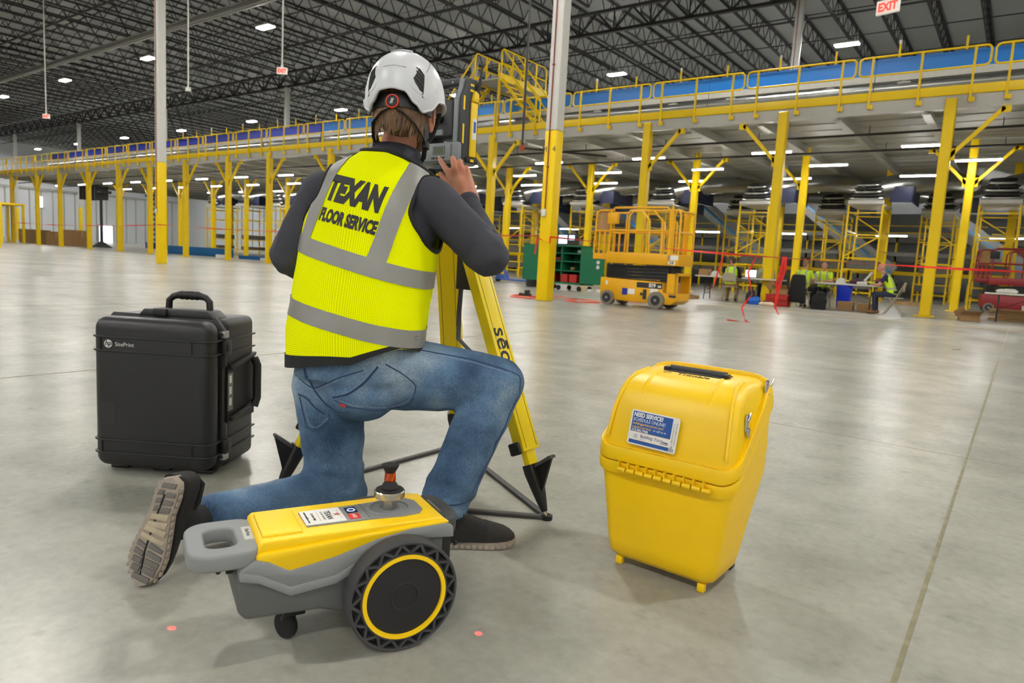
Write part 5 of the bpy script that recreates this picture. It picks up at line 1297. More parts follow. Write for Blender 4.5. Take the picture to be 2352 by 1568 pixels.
# torso rings: centre, right half-width, depth half-width, azimuth of the right axis
TR_ = [(-1.69, 1.455, .545, .196, .145, 30), (-1.695, 1.462, .63, .2, .15, 28), (-1.697, 1.475, .73, .2, .148, 25), (-1.698, 1.495, .84, .201, .142, 23), (-1.702, 1.515, .94, .204, .138, 21), (-1.70, 1.532, 1.04, .203, .13, 20), (-1.693, 1.55, 1.115, .182, .115, 20), (-1.682, 1.562, 1.165, .142, .092, 21), (-1.668, 1.568, 1.2, .1, .076, 22), (-1.655, 1.573, 1.235, .07, .066, 23)]
def interp(t):
    n = len(TR_)-1; x = t*n; i = min(int(x), n-1); u = x-i
    a, b = TR_[i], TR_[i+1]; p = TR_[max(i-1, 0)]; q = TR_[min(i+2, n)]
    return [.5*(2*a[k]+(b[k]-p[k])*u+(2*p[k]-5*a[k]+4*b[k]-q[k])*u*u+(3*a[k]-p[k]-3*b[k]+q[k])*u**3) for k in range(6)]
def tring(t, g, n):
    x, y, z, wa, wb, az = interp(t); az = math.radians(az); r = V((math.cos(az), math.sin(az), 0)); f = V((-r.y, r.x, 0))
    tilt = -.17*min(1, max(0, (t-.02)*2.2))*min(1, max(0, (1-t)*3))
    ring = ellring((x, y, z), r, f, wa+g, wb+g, n, 2.35)
    return [p+V((0, 0, tilt*((p-V((x, y, z))).dot(r)))) for p in ring]
def torso(mb, g, n=32, k=24, t0=0.0, t1=1.0): return mb.loft([tring(t0+(t1-t0)*i/k, g, n) for i in range(k+1)])
# ------------------------------------------------ skin: one continuous body
b = PM(); torso(b, -.02, 24, 16); b.cap(V((-1.668, 1.568, 1.19)), HC-V((0, 0, .05)), .056, .056)
for P_ in ((LH, LK, .085, .06), (LK, LA, .058, .042), (RH, RK, .085, .06), (RK, RA, .058, .042), (SL, EL, .042, .036), (EL, WL, .036, .026), (SR, ER, .042, .036), (ER, WR, .037, .029)): b.cap(*P_)
b.ell(H(0, -.005, .02), (.079, .098, .112), HR); b.ell(H(0, .03, -.065), (.062, .074, .068), HR); b.ell(H(0, .055, -.105), (.035, .04, .03), HR)
b.ell(H(0, .1, -.03), (.013, .02, .03), HR); b.ell(H(0, .088, -.07), (.026, .014, .009), HR)
for s in (-1, 1): b.ell(H(s*.036, .078, .008), (.016, .014, .012), HR)
# left hand resting on the tripod (hidden from the front)
d = (WL-EL).normalized(); b.cap(WL, WL+d*.08, .03, .032, 10)
for k in range(4): q = WL+d*.08+V((-.024+.016*k, 0, .0)); b.cap(q, q+d*.045+V((0, 0, -.02)), .0095, .0085, 8); b.cap(q+d*.045+V((0, 0, -.02)), q+d*.055+V((0, 0, -.055)), .0085, .008, 8)
b.cap(WL+d*.02, WL+d*.06+V((.05, 0, -.01)), .012, .01, 8)
for A, B in ((LA, V((-1.765, .93, .13))), (RA, V((-1.345, 1.57, .065)))): b.cap(A, B, .03, .022)
# right hand: palm, wrist, fingers
KI, KM, KR, KP = V((-1.679, 1.835, 1.199)), V((-1.652, 1.845, 1.206)), V((-1.625, 1.852, 1.2)), V((-1.6, 1.858, 1.19))
for K, r in ((KI, .0125), (KM, .013), (KR, .0125), (KP, .0115)):
    b.cap(WR+(K-V((-1.64, 1.845, 1.2)))*.55+V((0, .004, .005)), K, .02, r, 10)
b.cap(WR, WR.lerp(KM, .6), .027, .026, 12); b.cap(WR.lerp(KI, .45), WR.lerp(KP, .45), .02, .017, 10)
body = blob('body', b, SKINM, person, .0075, 4)
body['label'] = 'fair skin of neck, ear and hand'
# each finger its own chain rooted in the palm
fm = PM()
def finger(pts, rs):
    for i in range(len(pts)-1): fm.cap(V(pts[i]), V(pts[i+1]), rs[i], rs[i+1], 12)
finger([KI, (-1.722, 1.858, 1.226), (-1.742, 1.868, 1.238), (-1.758, 1.88, 1.249)], [.0118, .0098, .0092, .0078])
finger([KM, (-1.688, 1.872, 1.248), (-1.698, 1.893, 1.228), (-1.704, 1.905, 1.212)], [.0122, .0102, .0092, .008])
finger([KR, (-1.66, 1.879, 1.238), (-1.67, 1.9, 1.218), (-1.676, 1.91, 1.203)], [.0118, .0098, .009, .0078])
finger([KP, (-1.632, 1.884, 1.216), (-1.642, 1.9, 1.2), (-1.648, 1.908, 1.188)], [.0105, .0086, .008, .007])
finger([WR.lerp(KI, .35)+V((-.008, .01, .0)), (-1.672, 1.85, 1.152), (-1.71, 1.855, 1.175), (-1.732, 1.86, 1.192)], [.016, .013, .0115, .0095])
blob('fingers', fm, SKINM, body, .0032, 3)
nm_ = PM()
for p, dd in (((-1.758, 1.874, 1.2545), (-.5, .35, .5)),): nm_.ell(V(p), (.005, .003, .006))
nm_.build('fingernail', mat('nail', '#d8a793', .3), body)
# ear
em = PM(); em.ell(H(.09, -.004, -.035), (.009, .021, .034), HR @ Matrix.Rotation(-.25, 3, 'Z')); em.ell(H(.088, .002, -.062), (.009, .011, .014), HR)
ear = blob('ear', em, SKINM, body, .004, 3)
MB(PT).tube([H(.096, .004, -.055), H(.1, -.018, -.04), H(.101, -.022, -.018), H(.099, -.01, -.003), H(.095, .008, -.008)], [.003, .0038, .004, .0036, .003], 8).build('ear_rim', SKINM, ear, smooth=80)
em = PM(); em.ell(H(-.083, -.012, -.035), (.008, .02, .033), HR); blob('ear', em, SKINM, body, .004, 3)
for s in (-1, 1): PM().ell(H(s*.034, .089, .008), (.011, .007, .007), HR).build('eye', mat('eye_white', '#e8e4dc', .2), body)
# ------------------------------------------------ hair
hm = PM(); hm.ell(H(0, -.02, -.005), (.083, .097, .1), HR); hm.ell(H(0, -.05, -.055), (.07, .05, .045), HR)
def bis(me, planes):
    bm = bmesh.new(); bm.from_mesh(me)
    for co, no in planes: bmesh.ops.bisect_plane(bm, geom=bm.verts[:]+bm.edges[:]+bm.faces[:], plane_co=co, plane_no=no, clear_outer=True)
    bm.to_mesh(me); bm.free(); return me
hair = blob('hair', hm, HAIRM, person, .007, 4, post=lambda me: bis(me, [(H(0, .035, 0)-PB, HR @ V((0, 1, -.35)))]))
hs = PM(); random.seed(5)
for k in range(520):
    a = random.uniform(-1.3, 1.3); z0 = random.uniform(-.05, .03)
    def hp(a, z, off): 
        s = max(.25, 1-max(0, -z-.03)*2.2); return H(math.sin(a)*(.084*s+off), -.018-math.cos(a)*(.098*s+off)-(.012 if z < -.06 else 0), z)
    ln = random.uniform(.05, .1)
    sw = random.uniform(-.2, .2)
    pts = [hp(a, z0, .001), hp(a+sw*.4, z0-ln*.5, .0025), hp(a+sw, max(z0-ln, random.uniform(-.138, -.085)), .003+random.uniform(0, .004))]
    hs.tube(pts, [.0032, .003, .0008], 5)
hs.build('hair_strands', HAIRM, hair, smooth=60, kind='stuff')
bd = PM(); bd.ell(H(0, .05, -.09), (.062, .055, .045), HR); bd.ell(H(.05, .02, -.075), (.018, .03, .035), HR); bd.ell(H(-.05, .02, -.075), (.018, .03, .035), HR)
blob('beard', bd, mat('beard_brown', '#6b4a33', .8, var=.4, vscale=200, bump=.4, bscale=500), person, .006, 3)
# ------------------------------------------------ helmet
HZ, HX, HY, HT = .028, .1205, .15, .136
def hrim(f):
    c = abs(f)
    pts = [(0, .006), (.3, .002), (.6, -.026), (.85, -.042), (1.05, -.03), (1.3, .008), (1.6, .018), (2.0, .018), (2.6, .022), (PI, .026)]
    for (a, x), (b_, y) in zip(pts, pts[1:]):
        if a <= c <= b_: u = (c-a)/(b_-a); u = u*u*(3-2*u); return x+(y-x)*u
    return .02
def hpt(f, t, off=0.0):
    """helmet surface: f azimuth from the back, t 0 rim .. 1 crown"""
    zr = hrim(f); l0 = math.asin(max(-.95, (zr-HZ)/HT)); l = l0+(PI/2-l0)*t
    fl_ = 1+.03*(1-t)**7; c = max(0.0, math.cos(l))**.86; s = math.sin(l)
    z = HZ+HT*(math.copysign(abs(s)**.95, s))
    bump = .006*max(0, 1-abs(f)/.55)*max(0, min(1, (t-.55)*6)) if False else 0
    return H(math.sin(f)*(HX*c*fl_+off), .0-math.cos(f)*(HY*c*fl_+off)+.002, z+off*s)
def hpatch(name, poly, m, parent, off, thick=.002, n=6):
    """patch following the shell between four (f, t) corners"""
    (a, b_, c, d_) = poly; vs = []; fs = []
    for lay in (off, off-thick):
        for i in range(n+1):
            for j in range(n+1):
                u, v_ = i/n, j/n
                f = (a[0]*(1-u)+b_[0]*u)*(1-v_)+(d_[0]*(1-u)+c[0]*u)*v_; t = (a[1]*(1-u)+b_[1]*u)*(1-v_)+(d_[1]*(1-u)+c[1]*u)*v_
                vs.append(hpt(f, t, lay))
    N1 = n+1; K = N1*N1
    for i in range(n):
        for j in range(n):
            q = (i*N1+j, i*N1+j+1, (i+1)*N1+j+1, (i+1)*N1+j); fs += [q, tuple(x+K for x in reversed(q))]
    edge = [i*N1 for i in range(N1)]+[n*N1+j for j in range(1, N1)]+[i*N1+n for i in range(n-1, -1, -1)]+[j for j in range(n-1, 0, -1)]
    for i in range(len(edge)): x, y = edge[i], edge[(i+1) % len(edge)]; fs.append((x, y, y+K, x+K))
    return PM().add(vs, fs).build(name, m, parent, smooth=50)
nf, ntt = 96, 30; vs = []; fs = []
for i in range(ntt+1):
    for j in range(nf): vs.append(hpt(-PI+2*PI*j/nf, i/ntt*.995))
for i in range(ntt):
    for j in range(nf): fs.append((i*nf+j, i*nf+(j+1) % nf, (i+1)*nf+(j+1) % nf, (i+1)*nf+j))
fs.append(tuple(range(ntt*nf, (ntt+1)*nf)))
helmet = PM().add(vs, fs).build('helmet', HELM, person, smooth=60, recalc=True)
s = helmet.modifiers.new('s', 'SOLIDIFY'); s.thickness = .007; s.offset = -1
PM().tube([hpt(-PI+2*PI*j/nf, .004, .0005) for j in range(nf)], .0042, 8, closed=True).build('rim_bead', HELM, helmet, smooth=80)
VENT = mat('vent_black', '#121214', .6)
for s in (-1, 1):
    vt = hpatch('vent', [(s*.5, .23), (s*.78, .13), (s*.78, .36), (s*.64, .40)], VENT, helmet, .0012)
    for k in range(5): y = .17+.045*k; hpatch('vent_fin', [(s*(.56+.0*k), y+.03), (s*.76, y), (s*.76, y+.012), (s*(.56), y+.042)], INK, vt, .0024, .0012, 3)
    hpatch('brow_ridge', [(s*.45, .12), (s*1.2, .17), (s*1.2, .2), (s*.45, .15)], HELM, helmet, .0014, .003)
    for k in range(10): a = s*(.86+.035*k); hpatch('vent_dot', [(a, .42+.022*k), (a+s*.016, .42+.022*k), (a+s*.016, .445+.022*k), (a, .445+.022*k)], mat('vent_grey', '#9c9ca0', .5), helmet, .0008, .001, 2)
hpatch('rear_badge_field', [(-.3, .28), (.3, .28), (.27, .56), (-.27, .56)], HELM, helmet, .0022, .003)
hpatch('crown_ridge', [(-.42, .66), (.42, .66), (.7, .985), (-.7, .985)], HELM, helmet, .0035, .004, 10)
hpatch('round_sticker', [(-1.33, .1), (-1.24, .1), (-1.24, .15), (-1.33, .15)], mat('sticker_yellow', '#e8d81a', .4), helmet, .0012, .001, 3)
# ratchet dial, harness and straps
dc = H(.0, -.131, -.03); dn_ = HR @ V((0, -1, -.1))
dial = PM().lathe([(.0, .006), (.015, .006), (.0165, .004), (.0165, -.004), (0, -.004)], dc, dn_, 28).build('ratchet_dial', BLACK, helmet)
PM().lathe([(.0165, -.004), (.0165, .005), (.02, .004), (.021, 0), (.02, -.004)], dc, dn_, 28).build('dial_ring', mat('dial_orange', '#d8401f', .45), dial)
for k in (-1, 0, 1): PM().bar(dc+dn_*.0066+HR @ V((k*.003-.002, 0, -.008)), dc+dn_*.0066+HR @ V((k*.003+.002, 0, .008)), .0012).build('dial_mark', STK, dial)
PM().loft([[H(math.sin(a)*.104, -.006-math.cos(a)*.119, z) for z in (.0, -.042)]+[H(math.sin(a)*.098, -.006-math.cos(a)*.113, z) for z in (-.042, .0)] for a in [-1.3+.13*i for i in range(21)]]).build('head_band', BLACK, helmet)
WEB = mat('strap_web', '#1a1a1c', .8)
def strap(nm, pts, wd=.0085): return PM().tube(pts, wd, 8, flat=.22).build(nm, WEB, helmet, smooth=70)
for s in (1, -1):
    strap('nape_strap', [H(s*.0, -.124, -.045), H(s*.034, -.122, -.06), H(s*.064, -.1, -.082), H(s*.079, -.045, -.105), H(s*.077, -.008, -.122)])
    strap('side_strap', [H(s*.104, .036, .0), H(s*.1, .028, -.04), H(s*.092, .012, -.085), H(s*.078, -.008, -.12)])
    strap('chin_strap', [H(s*.077, -.008, -.122), H(s*.068, .02, -.15), H(s*.05, .05, -.16), H(0, .075, -.155)], .0075)
    PM().box(H(s*.079, -.008, -.12), (.02, .03, .022), HR).build('strap_buckle', BLACK, helmet, bev=.004)
# ------------------------------------------------ charcoal shirt
def wrinkle(amp, freq, aniso=(1, 1, 1), seed=0, spots=()):
    def f(me):
        me.update(); no = [v.normal.copy() for v in me.vertices]
        for v, n_ in zip(me.vertices, no):
            p = v.co; k = amp
            for c, r, g in spots:
                dd = (p-c).length
                if dd < r: k += g*(1-dd/r)
            q = V((p.x*aniso[0], p.y*aniso[1], p.z*aniso[2]))*freq+V((seed, 0, 0))
            x = mnoise.noise(q); x2 = mnoise.noise(q*2.1)
            v.co = p+n_*k*((1-2*abs(x))*.7+x2*.4)
        return me
    return f
sm = PM(); torso(sm, -.004, 32, 24, 0.14, .87)
for A, B, r0, r1 in ((SL, EL, .068, .06), (EL, WL, .058, .042), (SR, ER, .074, .062), (ER, WR, .06, .036)): sm.cap(A, B, r0, r1)
sm.ell(SR+V((-.02, 0, .0)), (.075, .075, .07)); sm.ell(SL+V((.02, .0, 0)), (.07, .07, .065))
for k, t in enumerate((.55, .68, .8, .9)): c = SR.lerp(ER, t); sm.ell(c+V((.004, .012*(k % 2), 0)), (.063, .063, .02), V((0, 0, 1)).rotation_difference(ER-SR).to_matrix())
for k, t in enumerate((.12, .25, .38, .52)): c = ER.lerp(WR, t); sm.ell(c, (.059-.006*k, .059-.006*k, .014), V((0, 0, 1)).rotation_difference(WR-ER).to_matrix())
shirt = blob('shirt', sm, SHIRTM, person, .009, 5, post=wrinkle(.0018, 15, (1, 1, 1), 3, [(ER-PB, .17, .011), (EL-PB, .17, .009), (SR-PB, .12, .005)]))
dW = (WR-ER).normalized()
PM().lathe([(.036, -.02), (.0385, -.012), (.0385, .012), (.036, .016), (.031, .014)], WR-dW*.012, dW, 28).build('cuff', SHIRTM, shirt, smooth=60)
nkc = V((-1.662, 1.57, 1.2)); nax = V((-.08, .2, 1)).normalized()
PM().lathe([(.094, -.03), (.09, -.008), (.079, .024), (.075, .028), (.071, .022), (.075, -.02)], nkc, nax, 40).build('collar', SHIRTM, shirt, smooth=60)
# ------------------------------------------------ high-visibility vest
def vest_mat():
    m = bpy.data.materials.new('hivis_mesh'); m.use_nodes = True; nt = m.node_tree; N = nt.nodes; L = nt.links; b = N['Principled BSDF']
    uv = N.new('ShaderNodeUVMap'); sp = N.new('ShaderNodeSeparateXYZ'); L.new(uv.outputs[0], sp.inputs[0])
    def mth(op, a, b_=None, val=None):
        k = N.new('ShaderNodeMath'); k.operation = op; L.new(a, k.inputs[0])
        if b_ is not None: L.new(b_, k.inputs[1])
        if val is not None: k.inputs[1].default_value = val
        return k.outputs[0]
    F = 2*PI/.0072
    s1 = mth('SINE', mth('MULTIPLY', mth('ADD', sp.outputs[0], sp.outputs[1]), val=F*.75)); s2 = mth('SINE', mth('MULTIPLY', mth('SUBTRACT', sp.outputs[0], sp.outputs[1]), val=F*.75))
    g = mth('GREATER_THAN', mth('MULTIPLY', s1, s2), val=.55)
    tc = N.new('ShaderNodeTexCoord'); n = N.new('ShaderNodeTexNoise'); n.inputs['Scale'].default_value = 7; L.new(tc.outputs['Object'], n.inputs['Vector'])
    c0 = N.new('ShaderNodeMix'); c0.data_type = 'RGBA'; c0.inputs[6].default_value = (.97, 1.0, .0, 1); c0.inputs[7].default_value = (.88, .95, .0, 1); L.new(n.outputs['Fac'], c0.inputs[0])
    mx = N.new('ShaderNodeMix'); mx.data_type = 'RGBA'; mx.inputs[7].default_value = (.46, .54, .0, 1); L.new(c0.outputs[2], mx.inputs[6]); L.new(g, mx.inputs[0]); L.new(mx.outputs[2], b.inputs['Base Color'])
    b.inputs['Roughness'].default_value = .8; b.inputs['Specular IOR Level'].default_value = .05
    return m
VM = vest_mat(); TAPEG = mat('grey_reflective', '#8b8a86', .38, var=.1, vscale=12, bump=.05, bscale=40, spec=.6); TRIM = mat('black_binding', '#1a1b1c', .8, bump=.1, bscale=900)
vn, vk = 176, 112
vs = []; fs = []; uvs = []
rings = [tring(i/vk*.925, .02, vn) for i in range(vk+1)]
for i, r in enumerate(rings):
    c = sum(r, V())/vn
    for j, p in enumerate(r):
        t = i/vk; o = (p-c).normalized(); q = p*1.0
        # cloth hangs in soft folds
        k = .0045*mnoise.noise(V((p.x*9+p.z*5, p.y*9, p.z*3.2)))+.003*mnoise.noise(V((p.x*20-p.z*9, p.y*20, p.z*7+4)))+.01*max(0, .25-t)*mnoise.noise(V((p.x*14, p.y*14, 2)))*2
        q += V((0, 0, .06*max(0, 1-t/.3)*max(0, min(1, ((p-c).dot(V((.8, .6, 0)))-.02)/.14))))
        if t < .12: q += V((0, 0, -.018*math.sin(j/vn*4*PI+.8)*(1-t/.12)))
        vs.append(q+o*k)
bmv = bmesh.new(); bv = [bmv.verts.new(p-PB) for p in vs]; ul = bmv.loops.layers.uv.new('UVMap')
per = 1.12
for i in range(vk):
    for j in range(vn):
        q = [(i, j), (i, j+1), (i+1, j+1), (i+1, j)]
        f = bmv.faces.new([bv[a*vn+(c % vn)] for a, c in q])
        for lp, (a, c) in zip(f.loops, q): lp[ul].uv = (c/vn*per, rings[a][0].z)
def arm_hole(p, S, E, r):
    a, b_ = S-PB, E-PB; d_ = (b_-a).normalized(); return ((p-a)-d_*(p-a).dot(d_)).length < r and (p-a).dot(d_) > -.06
axr = V((.94, .34, -.1)).normalized()
def in_hole(p):
    for S, sg, rz_, ry_ in ((SR+V((.02, .01, -.045)), 1, .118, .1), (SL+V((-.01, 0, -.03)), -1, .115, .1)):
        q = p-(S-PB); lat = q.dot(axr)*sg
        if lat > -.055+.0 and (q.z/rz_)**2+((q-axr*q.dot(axr)-V((0, 0, q.z))).length/ry_)**2 < 1: return True
    return False
bmesh.ops.delete(bmv, geom=[f for f in bmv.faces if in_hole(f.calc_center_median())], context='FACES')
# neck opening
nk0 = V((-1.672, 1.585, 1.205))-PB
bmesh.ops.bisect_plane(bmv, geom=bmv.verts[:]+bmv.edges[:]+bmv.faces[:], plane_co=nk0+V((0, -.07, .0)), plane_no=V((.1, .5, 1)).normalized(), clear_outer=True)
for _ in range(14):
    be = [e for e in bmv.edges if len(e.link_faces) == 1]; nb = {}
    for e in be:
        for x in e.verts: nb.setdefault(x, []).append(e.other_vert(x))
    new = {x: (sum([y.co for y in ys], V())/len(ys)*.5+x.co*.5) for x, ys in nb.items() if len(ys) == 2}
    for x, c in new.items(): x.co = c
bmesh.ops.recalc_face_normals(bmv, faces=bmv.faces)
loops = []
be = set(e for e in bmv.edges if len(e.link_faces) == 1)
while be:
    e = be.pop(); lp = [e.verts[0], e.verts[1]]; go = True
    while go:
        go = False
        for e2 in lp[-1].link_edges:
            if e2 in be: be.remove(e2); lp.append(e2.other_vert(lp[-1])); go = True; break
    loops.append([x.co.copy() for x in lp])
me = bpy.data.meshes.new('vest'); bmv.to_mesh(me); bmv.free()
vest = link('vest', me, VM, person, 80)
loops.sort(key=len, reverse=True)
trimsrc = []
for lp in loops:
    if len(lp) < 30: continue
    zc = sum(p.z for p in lp)/len(lp)
    if lp[0] == lp[-1] or (lp[0]-lp[-1]).length < 1e-6: lp = lp[:-1]
    lp = lp[::2]
    if zc < .7: continue
    MB().tube(lp, .0062, 8, closed=True).build('edge_binding', TRIM, vest, smooth=80)
def pl(p, n): return (V(p)-PB, V(n).normalized())
rax = V((.92, .39, 0))
up1 = V((0, 0, 1))+rax*.235
up2 = V((0, 0, 1))+rax*.2
s1a, s1b = (-1.70, 1.49, .845), (-1.70, 1.49, .9)
s2a, s2b = (-1.70, 1.47, .655), (-1.70, 1.47, .71)
strip_from(vest, 'chest_stripe', [pl(s1a, -up1), pl(s1b, up1)], TAPEG, vest, .0022)
strip_from(vest, 'waist_stripe', [pl(s2a, -up2), pl(s2b, up2)], TAPEG, vest, .0022)
hb_ = [[vs[i*vn+j]-PB for j in range(vn)] for i in range(0, 7)]
_c0 = sum(hb_[0], V())/vn
MB().loft([[p+(p-_c0).normalized()*.0022 for p in r] for r in hb_], caps=False).build('hem_band', TRIM, vest, smooth=80)
bk = V((-.36, .93, 0))
def sstripe(lo, hi, name):
    (a0, a1), (b0, b1) = lo, hi      # lateral range at the chest stripe and at the shoulder
    c0, c1 = V((-1.70, 1.49, .9)), V((-1.685, 1.56, 1.16)); u_ = (c1-c0)
    pA, pB = c0+rax*a0, c1+rax*b0; qA, qB = c0+rax*a1, c1+rax*b1
    nA = (pB-pA).cross(bk); nB = (qB-qA).cross(bk)
    if nA.dot(rax) > 0: nA = -nA
    if nB.dot(rax) < 0: nB = -nB
    strip_from(vest, name, [pl(pA, nA), pl(qA, nB), pl(s1b, -up1)], TAPEG, vest, .0026)
sstripe((.082, .14), (.105, .16), 'shoulder_stripe'); sstripe((-.185, -.135), (-.15, -.102), 'shoulder_stripe')
# lettering printed on the back
def print_on(body_, size, c, xa, ya, bold, sx, name, shear=0.0):
    o = text(name, body_, size, INK, vest, Matrix.Identity(4), bold=bold, sx=sx, ext=0, shear=shear)
    bm = bmesh.new(); bm.from_mesh(o.data); bmesh.ops.triangulate(bm, faces=bm.faces)
    for _ in range(3):
        le = [e for e in bm.edges if e.calc_length() > .008]
        if le: bmesh.ops.subdivide_edges(bm, edges=le, cuts=1); bmesh.ops.triangulate(bm, faces=bm.faces)
    M = frame(c, xa, ya); n_ = (M.to_3x3() @ V((0, 0, 1))).normalized()
    for v in bm.verts:
        p = M @ v.co; ok, q, nn, i = vest.ray_cast(p+n_*.3, -n_); v.co = (q+n_*.0014) if ok else p
    bm.to_mesh(o.data); bm.free(); return o
lx = V((.92, .37, -.2)); ly = V((.03, .03, 1))
print_on('TEXAN', .1, V((-1.653, 1.392, 1.07))-PB, lx, ly, .0075, .585, 'back_print_name', .06); print_on('FLOOR SERVICE', .053, V((-1.66, 1.376, .987))-PB, lx, ly, .003, .53, 'back_print_line', .05)
hpz = V((-1.66, 1.42, 1.15))-PB
fp = on_surf(vest, 955, 775, .004)
PM().ell(fp+PB, (.006, .006, .006)).build('snap_button', CHROME, vest)
# ------------------------------------------------ jeans
jm = PM()
rp_ = math.radians(33); pr = Matrix.Rotation(rp_, 3, 'Z')
jm.ell(V((-1.685, 1.465, .53)), (.188, .15, .125), pr, 20, 12)
jm.ell(V((-1.64, 1.44, .46)), (.12, .1, .095), pr)
jm.cap(LH, LK+V((0, 0, .03)), .118, .088); jm.cap(LK, LA+(LA-LK).normalized()*.05, .084, .062); jm.cap(LK+V((0, 0, .02)), LK+V((.0, .02, .0)), .09, .088)
jm.cap(RH, RK, .122, .09); jm.cap(RK, RA, .088, .074); jm.cap(RH.lerp(RK, .3), RH.lerp(RK, .7), .112, .1)
jm.loft([ellring((-1.69, 1.457, z), pr @ V((1, 0, 0)), pr @ V((0, 1, 0)), a, a*.76, 24) for z, a in ((.5, .19), (.56, .192), (.61, .19), (.63, .18))])
def fold(c, ax, r, th): jm.ell(c, (r, r, th), V((0, 0, 1)).rotation_difference(ax).to_matrix())
for k in range(4): fold(LK.lerp(LH, .12+.09*k)+V((.004*(-1)**k, 0, 0)), (LH-LK)+V((.15*(-1)**k, .1, 0)), .098+.004*(k % 2), .013)
for k in range(3): fold(LK.lerp(LA, .12+.1*k), (LA-LK)+V((0, 0, .12*(-1)**k)), .086-.003*k, .012)
for k in range(4): fold(RA.lerp(RK, .0+.11*k), (RK-RA)+V((.1*(-1)**k, .1, 0)), .08+.004*(k % 2), .012)
for k in range(3): fold(RK.lerp(RH, .06+.08*k)+V((-.01, 0, -.012)), (RH-RK)+V((0, 0, .2*k)), .088+.003*k, .012)
def jpost(me):
    bm = bmesh.new(); bm.from_mesh(me)
    for co, no, c, r in ((RA-PB+V((0, 0, -.045)), (RA-RK)+V((0, 0, -.25)), RA-PB, .2), (LA-PB+(LA-LK).normalized()*.05, (LA-LK), LA-PB, .16)):
        g = [f for f in bm.faces if (f.calc_center_median()-c).length < r]
        bmesh.ops.bisect_plane(bm, geom=list({x for f in g for x in (*f.verts, *f.edges, f)}), plane_co=co, plane_no=no, clear_outer=True)
    bm.to_mesh(me); bm.free()
    return wrinkle(.0026, 11, (1, 1, 1), 9, [(LK-PB+V((0, 0, .07)), .22, .012), (RK-PB+V((-.07, 0, -.07)), .2, .011), (RA-PB, .18, .011), (LA-PB, .14, .007), (V((-1.62, 1.44, .48))-PB, .16, .006)])(me)
jeans = blob('jeans', jm, DENIM, person, .0085, 5, post=jpost)
so = jeans.modifiers.new('s', 'SOLIDIFY'); so.thickness = .003; so.offset = -1
def seam(name, pts, m=SEAMD, r=.0019, off=.0004, flat=1):
    P = []
    for (a, b_), (c, d_) in zip(pts, pts[1:]):
        n_ = max(2, int(math.hypot(c-a, d_-b_)/9))
        P += [on_surf(jeans, a+(c-a)*k/n_, b_+(d_-b_)*k/n_, off) for k in range(n_)]
    P.append(on_surf(jeans, *pts[-1], off))
    Q = [P[0]]+[(P[i-1]+P[i]*2+P[i+1])/4 for i in range(1, len(P)-1)]+[P[-1]]
    return MB().tube(Q, r, 6).build(name, m, jeans, smooth=70)
pk = seam('pocket_edge', [(765, 912), (800, 905), (838, 878), (868, 842)], SEAMD, .0035)
seam('pocket_seam', [(768, 918), (800, 935), (860, 942), (905, 941), (945, 926), (958, 885), (925, 858), (885, 836)])
seam('pocket_stitch', [(772, 909), (803, 901), (836, 874), (864, 843)], STITCH, .0012); seam('pocket_stitch', [(780, 920), (810, 932), (862, 936), (902, 935), (938, 922), (951, 886), (922, 862)], STITCH, .0011)
seam('pocket_edge', [(686, 905), (705, 912), (722, 935), (745, 950)], SEAMD, .0032)
seam('pocket_seam', [(688, 910), (705, 985), (728, 990), (760, 962), (754, 950)]); seam('pocket_stitch', [(694, 914), (711, 978), (728, 983), (753, 960)], STITCH, .0011)
seam('yoke_seam', [(680, 860), (705, 885), (722, 892), (775, 868), (835, 850)]); seam('yoke_stitch', [(682, 866), (706, 890), (722, 897), (777, 873)], STITCH, .0011)
seam('centre_seam', [(706, 862), (720, 893), (745, 925), (775, 945), (800, 947)], SEAMD, .0026)
seam('outer_seam', [(955, 802), (1010, 812), (1080, 824), (1150, 845), (1195, 862), (1192, 930), (1160, 1000), (1120, 1060), (1085, 1130)], SEAMD, .0022); seam('outer_stitch', [(955, 806), (1010, 817), (1080, 830), (1150, 851), (1188, 868)], STITCH, .0011)
seam('hem_seam', [(975, 1142), (1010, 1158), (1050, 1160), (1078, 1148)], SEAMD, .0028); seam('hem_seam', [(476, 1132), (482, 1165), (478, 1200), (470, 1222)], SEAMD, .0028)
seam('belt_loop', [(700, 846), (704, 868)], SEAMD, .005)
tb = on_surf(jeans, 788, 930, .002)
tg = MB().box(tb, (.018, .003, .008), Matrix.Rotation(.62, 3, 'Z') @ Matrix.Rotation(.25, 3, 'Y')).build('red_tab', mat('tab_red', '#b02a2a', .7), jeans)
SOCK = mat('black_sock', '#18181a', .9)
for A, B in ((LA+(LA-LK)*.04, V((-1.77, .935, .13))), (RA+V((0, 0, .03)), V((-1.34, 1.565, .075)))):
    k_ = PM(); k_.cap(A, B, .05, .046); blob('sock', k_, SOCK, person, .008, 2)
